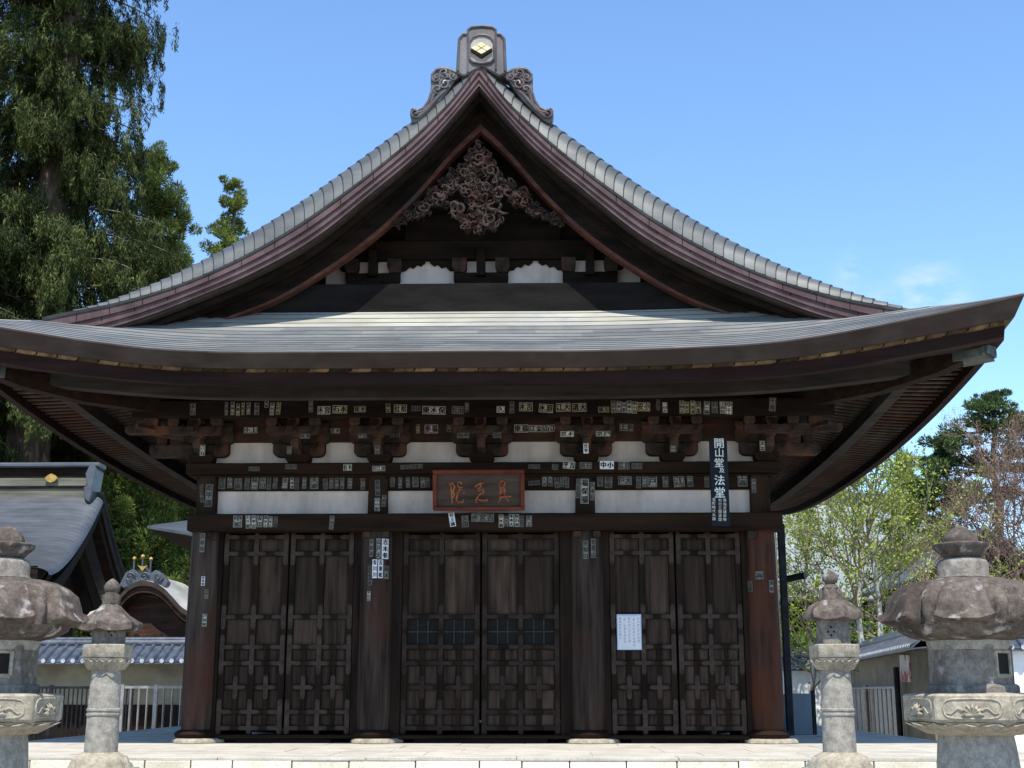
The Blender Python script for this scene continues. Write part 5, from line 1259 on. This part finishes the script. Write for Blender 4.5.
for e, nm in ((le, 'roof_slope'), (re, 'roof_slope')):
    m = MB(); rows = []
    for i in range(13):
        t = i / 12; z = pk.z + (e.z - pk.z) * (t ** .85); x = pk.x + (e.x - pk.x) * t; rows.append([(x, y, z) for y in (36, 38, 40, 44)])
    m.grid(rows); m.build(nm, GREYROOF, sh, smooth=40, solid=.16)
m = MB(); m.prism([(le.x + .9, -.8), (re.x - .9, -.8), (re.x - .9, re.z + .2), (pk.x, pk.z - .35), (le.x + .9, le.z + .2)], 36.8, 43.5); m.build('wall', DARKW, sh)
m = MB(); m.box(le.x + .9, le.x + 2.0, 36.72, 36.79, .2, 2.2); m.build('window', GREYP, sh)

# ------------------------------------------------------------------ trees
LF_CED = leafmat('cedar_foliage', (.014, .025, .008), (.036, .052, .014), (.112, .122, .036), .12, nsc=1.1, nlo=.35, nhi=1.6)
LF_TUFT = leafmat('tufted_foliage', (.05, .08, .016), (.095, .135, .028), (.17, .19, .05), .2)
LF_DARK = leafmat('dark_foliage', (.010, .019, .007), (.022, .036, .010), (.05, .066, .02), .08, nsc=1.1)
LF_LIGHT = leafmat('young_leaf', (.13, .19, .025), (.26, .33, .045), (.42, .45, .12), .4, nlo=.6, nhi=1.3)
LF_TIP = leafmat('bright_tuft', (.075, .105, .02), (.13, .165, .035), (.22, .24, .07), .25)
LF_PINE = leafmat('pine_foliage', (.03, .06, .018), (.055, .09, .03), (.09, .12, .045), .1)
LF_BUSH = leafmat('bush_leaf', (.05, .09, .02), (.09, .15, .035), (.15, .21, .06), .2)
LF_BROWN = leafmat('bud_brown', (.10, .065, .045), (.16, .10, .075), (.20, .15, .07), .1)
def unit(a): return a / np.maximum(np.linalg.norm(a, axis=-1, keepdims=True), 1e-9)
def leaf_mesh(name, C, D, L, W, mt, parent, shape='quad'):
    """C centres, D long directions, L lengths, W widths; each leaf is a small kite"""
    N = len(C); off = np.zeros(3); q = parent
    while q is not None: off = off + np.array(q.location); q = q.parent
    D = unit(D); S = unit(np.cross(D, unit(rng.normal(size=(N, 3)))))
    L = np.broadcast_to(L, (N,))[:, None]; W = np.broadcast_to(W, (N,))[:, None]
    base = C - D * L * .5; tip = C + D * L * .5; mid = C - D * L * .05
    Vv = np.stack([base, mid + S * W * .5, tip, mid - S * W * .5], 1).reshape(-1, 3) - off
    me = bpy.data.meshes.new(name); me.vertices.add(4 * N); me.vertices.foreach_set('co', Vv.astype(np.float32).ravel())
    me.loops.add(4 * N); me.loops.foreach_set('vertex_index', np.arange(4 * N, dtype=np.int32))
    me.polygons.add(N); me.polygons.foreach_set('loop_start', np.arange(0, 4 * N, 4, dtype=np.int32)); me.update(); me.validate()
    me.materials.append(mt); o = bpy.data.objects.new(name, me); COL.objects.link(o); o.parent = parent; return o
def cloud(centers, radii, n, flat=1.0):
    """n points on soft shells round each centre, with outward directions"""
    C = np.repeat(np.array(centers), n, 0); Rr = np.repeat(np.array(radii), n)
    d = unit(rng.normal(size=(len(C), 3))); r = Rr * rng.uniform(.35, 1.05, len(C)) ** .6; p = d * r[:, None]; p[:, 2] *= flat
    return C + p, d
def drooping_conifer(name, label, x, y, H, Rmax, z_low, mt, seed, dens=1.0, group=None, droop=1.0, lean=0, zmax=99):
    rg = np.random.default_rng(seed); root = empty(name, (x, y, -.82)); tag(root, label, 'tree', group)
    t = MB(); t.tube([(x + .15 * math.sin(i * 1.3 + seed) + lean * i / 9, y, -.82 + H * i / 9) for i in range(10)], [.55 * (1 - i / 9.6) * H / 30 + .04 for i in range(10)], 9); 
    Cs, Ds, Ls, Ws = [], [], [], []; z = z_low
    lim = MB()
    while z < min(H - 1.0, zmax):
        f = (z - z_low) / (H - z_low); Rl = Rmax * (1 - f) ** .75 * (.75 + .25 * math.sin(f * 9 + seed))
        for b in range(rg.integers(4, 8)):
            az = rg.uniform(0, 2 * math.pi); L_ = Rl * rg.uniform(.6, 1.12); n = max(4, int(L_ / .5))
            zz = z + rg.uniform(-.4, .4); pts = []
            for i in range(n + 1):
                s = i / n; pts.append((x + lean * f + math.cos(az) * L_ * s, y + math.sin(az) * L_ * s, zz - .82 + .10 * L_ * s - droop * .30 * L_ * s * s))
            lim.tube(pts, [.09 * (1 - .8 * i / n) for i in range(n + 1)], 4, False)
            for i in range(1, n + 1):
                if i / n < .15: continue
                for q in range(rg.integers(3, 6) + (2 if i == n else 0)):        # hanging sprays, each a tapering curtain of scale leaves
                    p = np.array(pts[i]) + rg.normal(size=3) * [.42, .42, .18]; ln = rg.uniform(.5, 1.25) * droop + .15; k = int(44 * dens * ln) + 8
                    out = np.array([math.cos(az), math.sin(az), 0]) * rg.uniform(.05, .5) + rg.normal(size=3) * [.2, .2, 0]
                    tt = rg.random(k)[:, None] ** .8; wd = .21 * (1 - .7 * tt) + .03
                    c = p + out * tt * ln * .6 + np.array([0, 0, -1.0]) * tt * ln + rg.normal(size=(k, 3)) * wd * [.55, .55, .3]
                    d = rg.normal(size=(k, 3)) * .45 + out * .5 + [0, 0, -.8 * droop - .1]
                    Cs.append(c); Ds.append(d); Ls.append(rg.uniform(.18, .42, k)); Ws.append(rg.uniform(.03, .062, k))
        z += rg.uniform(.4, .75)
    t.build('trunk', BARK, root, smooth=60); lim.build('limbs', BARK, root)
    leaf_mesh('foliage', np.concatenate(Cs), np.concatenate(Ds), np.concatenate(Ls), np.concatenate(Ws), mt, root)
    return root
def tufted_tree(name, label, x, y, H, Rmax, z_low, mt, seed, n_leaf=46, group=None, tuft=.55, step=.8):
    rg = np.random.default_rng(seed); root = empty(name, (x, y, -.82)); tag(root, label, 'tree', group)
    t = MB(); t.tube([(x + .1 * math.sin(i + seed), y, -.82 + H * .97 * i / 7) for i in range(8)], [.32 * (1 - i / 7.5) * H / 16 + .03 for i in range(8)], 8)
    lim = MB(); cs, rs = [], []; z = z_low
    while z < H:
        f = (z - z_low) / (H - z_low); Rl = Rmax * (1 - f) ** .8 + .15
        nb = max(2, int(2.2 * Rl / step) + 2)
        for b in range(nb):
            az = rg.uniform(0, 2 * math.pi); L_ = Rl * rg.uniform(.35, 1.1); p = (x + L_ * math.cos(az), y + L_ * math.sin(az), z - .82 + .18 * L_ + rg.uniform(-.25, .25))
            lim.tube([(x, y, z - 1.0), ((x + p[0]) / 2, (y + p[1]) / 2, (z - 1.0 + p[2]) / 2 - .05), p], [.05, .035, .015], 4, False)
            m_ = int(rg.integers(2, 4))
            for q in range(m_):
                s = rg.uniform(.55, 1.05); cs.append((x + (p[0] - x) * s + rg.normal() * .25, y + (p[1] - y) * s + rg.normal() * .25, p[2] + rg.normal() * .25)); rs.append(tuft * rg.uniform(.6, 1.15) * (1 - .35 * f))
        z += step * rg.uniform(.7, 1.1)
    cs.append((x, y, H - .9)); rs.append(tuft * .6)
    t.build('trunk', BARK, root, smooth=60); lim.build('limbs', BARK, root)
    C, D = cloud(cs, rs, int(n_leaf * 1.5), .85); D = D + np.array([0, 0, .5]) + rng.normal(size=D.shape) * .35
    leaf_mesh('foliage', C, D, rng.uniform(.15, .30, len(C)), rng.uniform(.035, .065, len(C)), mt, root); return root
def pxX(px, py, Y): return hx(px, py, Y)
GL = 'conifers standing left of the hall'
drooping_conifer('tall_conifer', 'very tall dark conifer with drooping sprays filling the upper left corner', pxX(48, 250, 40), 40, 62, 10.3, 13.5, LF_CED, 27, 1.15, GL, zmax=38)
drooping_conifer('tall_conifer', 'deep shaded conifer cut by the left edge of the photo', pxX(-62, 250, 36), 36, 34, 6.6, 11, LF_DARK, 5, 1.0, GL)
tufted_tree('cedar_tree', 'pale tufted cedar between the tall dark conifer and the gable roof', pxX(150, 250, 47), 47, 29.8, 5.4, 12, LF_TUFT, 33, 150, GL, .75, .7)
tufted_tree('cedar_tree', 'slender bright cedar top rising alone above the left gable slope', pxX(231, 250, 50), 50, 29.2, 3.0, 19, LF_TIP, 8, 130, GL, .5, .95)
for k, (px, Y, H, Rm, lab) in enumerate(((8, 45, 15.5, 3.8, 'bushy green cedar above the left part of the side hall ridge'), (55, 44, 14.2, 3.4, 'bushy green cedar above the gold crest of the side hall ridge'), (112, 41, 13.5, 3.0, 'bushy green cedar right of the side hall ridge end'),
        (150, 42, 12.8, 2.8, 'bushy green cedar above the wave gable gate'), (192, 45, 14, 3.4, 'bushy green cedar touching the left corner of the main hall'), (95, 52, 17.5, 4.0, 'dark bushy cedar standing behind the other cedars under the left eave'), (30, 55, 18, 4.2, 'bushy cedar farthest back above the side hall roof'), (165, 56, 17, 4.0, 'bushy cedar farthest back beside the left end of the main hall'))):
    tufted_tree('cedar_tree', lab, pxX(px, 480, Y), Y, H, Rm, 1.0, LF_TUFT if k != 5 else LF_CED, 50 + k, 130, 'bushy cedars behind the side hall', .75, .72)

def branching(mb, p, d, L, r, depth, rg, tips, spread=.5, up=.15, n_child=(2, 4), segs=4, shrink=.68, mids=None):
    pts = [Vector(p)]; dd = Vector(d).normalized()
    for i in range(segs):
        dd = (dd + Vector(rg.normal(size=3) * .12) + Vector((0, 0, up * .25))).normalized(); pts.append(pts[-1] + dd * (L / segs))
    mb.tube(pts, [r * (1 - .45 * i / segs) for i in range(segs + 1)], 5 if r > .02 else 3, False)
    if mids is not None and depth <= 2: mids += [tuple(q) for q in pts[1:]]
    if depth == 0: tips.append((tuple(pts[-1]), tuple(dd))); return
    for k in range(rg.integers(*n_child)):
        i = rg.integers(max(1, segs // 2), segs + 1); a = Vector(rg.normal(size=3)); a = (a - a.dot(dd) * dd).normalized()
        branching(mb, pts[i], (dd + a * spread * rg.uniform(.6, 1.4)), L * shrink * rg.uniform(.75, 1.15), r * .55, depth - 1, rg, tips, spread, up, n_child, segs, shrink, mids)
    branching(mb, pts[-1], dd, L * shrink, r * .6, depth - 1, rg, tips, spread, up, n_child, segs, shrink, mids)
# sparse pale-barked tree with young leaves
def sparse_tree(label, stems, Y, seed, mt, bark, leafs, name='young_leaf_tree', depth=4, L0=2.6, lw=(.10, .07), spread=.55, r0=.09, up=.22, sides=True):
    rg = np.random.default_rng(seed); x0_ = pxX(stems[0][0], 600, Y); root = empty(name, (x0_, Y, -.82)); tag(root, label, 'tree')
    br = MB(); tips, mids = [], []; tk = MB()
    for (px, H) in stems:
        x = pxX(px, 600, Y); n = 12; pts = [(x + .10 * math.sin(i * .8 + px), Y + rg.uniform(-.05, .05), -.82 + H * i / n) for i in range(n + 1)]
        tk.tube(pts, [r0 * (1 - .85 * i / n) + .012 for i in range(n + 1)], 7)
        for i in range(3, n + 1):
            for b in range(2 if i < n else 3):
                az = rg.uniform(0, 6.28); f = (i - 3) / (n - 3)
                branching(br, pts[i], (math.cos(az), math.sin(az), .35 + .6 * f), L0 * (1 - .55 * f) * rg.uniform(.7, 1.1), r0 * .35, depth - 2, rg, tips, spread, up, mids=mids)
    tk.build('trunk', BIRCHT if bark is BIRCH else bark, root, smooth=60); br.build('limbs', bark, root)
    P = np.array([t[0] for t in tips] + mids); k = leafs; C = np.repeat(P, k, 0) + rg.normal(size=(len(P) * k, 3)) * .13
    leaf_mesh('foliage', C, rg.normal(size=C.shape) + [0, 0, .2], rg.uniform(lw[0] * .6, lw[0] * 1.3, len(C)), rg.uniform(lw[1] * .6, lw[1] * 1.3, len(C)), mt, root); return root
sparse_tree('airy tree with pale twin trunks and fresh yellow-green leaves right of the hall', [(861, 7.6), (876, 7.0)], 22, 4, LF_LIGHT, BIRCH, 4, L0=3.0, lw=(.10, .065), r0=.12)
sparse_tree('airy young tree with yellow-green leaves close against the right eave', [(808, 6.0)], 25, 14, LF_LIGHT, BIRCH, 4, L0=2.4, lw=(.10, .065))
sparse_tree('pinkish brown bare tree cut by the right edge of the photo', [(1022, 8.2), (1040, 7.5)], 26, 19, LF_BROWN, TWIG, 1, name='bare_tree', L0=2.4, lw=(.07, .04), r0=.08, depth=5)
sparse_tree('brownish nearly bare tree with thin twigs in front of the dark pine', [(1004, 9.3), (985, 6.5)], 28, 9, LF_BROWN, TWIG, 1, name='bare_tree', L0=2.6, lw=(.07, .035), r0=.09, depth=5)
# dark pine with flat pads
def pine(label, trunk, Y, pads, seed):
    rg = np.random.default_rng(seed); P = [at(px, py, Y) for px, py in trunk]; root = empty('pine_tree', (P[0].x, Y, -.82)); tag(root, label, 'tree')
    t = MB(); t.tube([(P[0].x, Y, -.82)] + [tuple(p) for p in P], [.3] + [.24 - .2 * i / len(P) for i in range(len(P))], 7); t.build('trunk', BARK, root, smooth=60)
    b = MB(); cs, rs = [], []
    for px, py, r in pads:
        c = at(px, py, Y); c.y += rg.uniform(-1.5, 1.5); q = min(P, key=lambda p: (p - c).length + max(0, p.z - c.z) * 2); b.tube([tuple(q), ((q.x + c.x) / 2, (q.y + c.y) / 2, (q.z + c.z) / 2 - .1), tuple(c)], [.09, .06, .03], 5, False)
        for k in range(7): cs.append((c.x + rg.normal() * r * .5, c.y + rg.normal() * r * .5, c.z + rg.normal() * r * .18)); rs.append(r * rg.uniform(.35, .6))
    b.build('limbs', BARK, root); C, D = cloud(cs, rs, 190, .6); leaf_mesh('foliage', C, D + [0, 0, .5], rng.uniform(.12, .26, len(C)), rng.uniform(.05, .09, len(C)), LF_PINE, root)
pine('dark green pine with layered crooked limbs right of the hall', [(998, 560), (1000, 500), (992, 470), (995, 430), (993, 400)], 45, [(992, 398, .7), (975, 412, 1.0), (1003, 415, .9), (960, 428, 1.1), (988, 430, 1.0), (1015, 436, 1.1), (945, 440, .9), (968, 448, 1.0), (940, 458, .8), (955, 468, 1.0), (930, 472, .8), (985, 475, .7), (970, 490, .9), (948, 488, 1.0), (938, 500, .8), (956, 512, 1.0), (945, 522, .9), (1020, 462, .9), (1012, 490, .7), (958, 540, .8), (975, 428, .9), (1000, 398, .7), (950, 450, .9), (935, 485, .9), (925, 490, .8), (965, 500, .9), (980, 460, .8), (1008, 425, 1.0), (1022, 448, 1.0), (945, 535, .9)], 2)
tufted_tree('leafy_tree', 'soft green leafy tree behind the airy one just under the right eave', pxX(905, 480, 55), 55, 14.2, 4.6, 1.0, LF_TUFT, 71, 110, None, .8, .8)
def shrub(px, Y, w_, h_, label, mt, seed, name='shrub'):
    rg = np.random.default_rng(seed); x = pxX(px, 650, Y); root = empty(name, (x, Y, -.82)); tag(root, label, 'shrub')
    b = MB(); cs, rs = [], []
    for k in range(14):
        c = (x + rg.uniform(-w_, w_) * .8, Y + rg.uniform(-w_, w_) * .6, -.82 + h_ * rg.uniform(.25, .9)); cs.append(c); rs.append(min(w_, h_) * rg.uniform(.25, .42)); b.tube([(x + rg.uniform(-.1, .1), Y, -.82), ((x + c[0]) / 2, (Y + c[1]) / 2, c[2] * .6 - .3), c], [.04, .03, .01], 4, False)
    b.build('stems', BARK, root); C, D = cloud(cs, rs, 260, .9); leaf_mesh('foliage', C, D + rng.normal(size=D.shape) * .6, rng.uniform(.12, .24, len(C)), rng.uniform(.06, .11, len(C)), mt, root)
shrub(806, 30, 1.9, 4.2, 'dense dark green shrub beside the black post', LF_BUSH, 1); shrub(845, 33, 1.8, 4.6, 'green shrub behind the slim right lantern', LF_BUSH, 2)
shrub(905, 31, 1.3, 3.6, 'low dark shrub left of the massive right lantern', LF_DARK, 3); shrub(1010, 26, 1.5, 4.3, 'bright green shrub behind the right end of the massive lantern cap', LF_BUSH, 4)
shrub(880, 34, 1.2, 3.2, 'green shrub above the tiled wall by the pale trunks', LF_BUSH, 6)
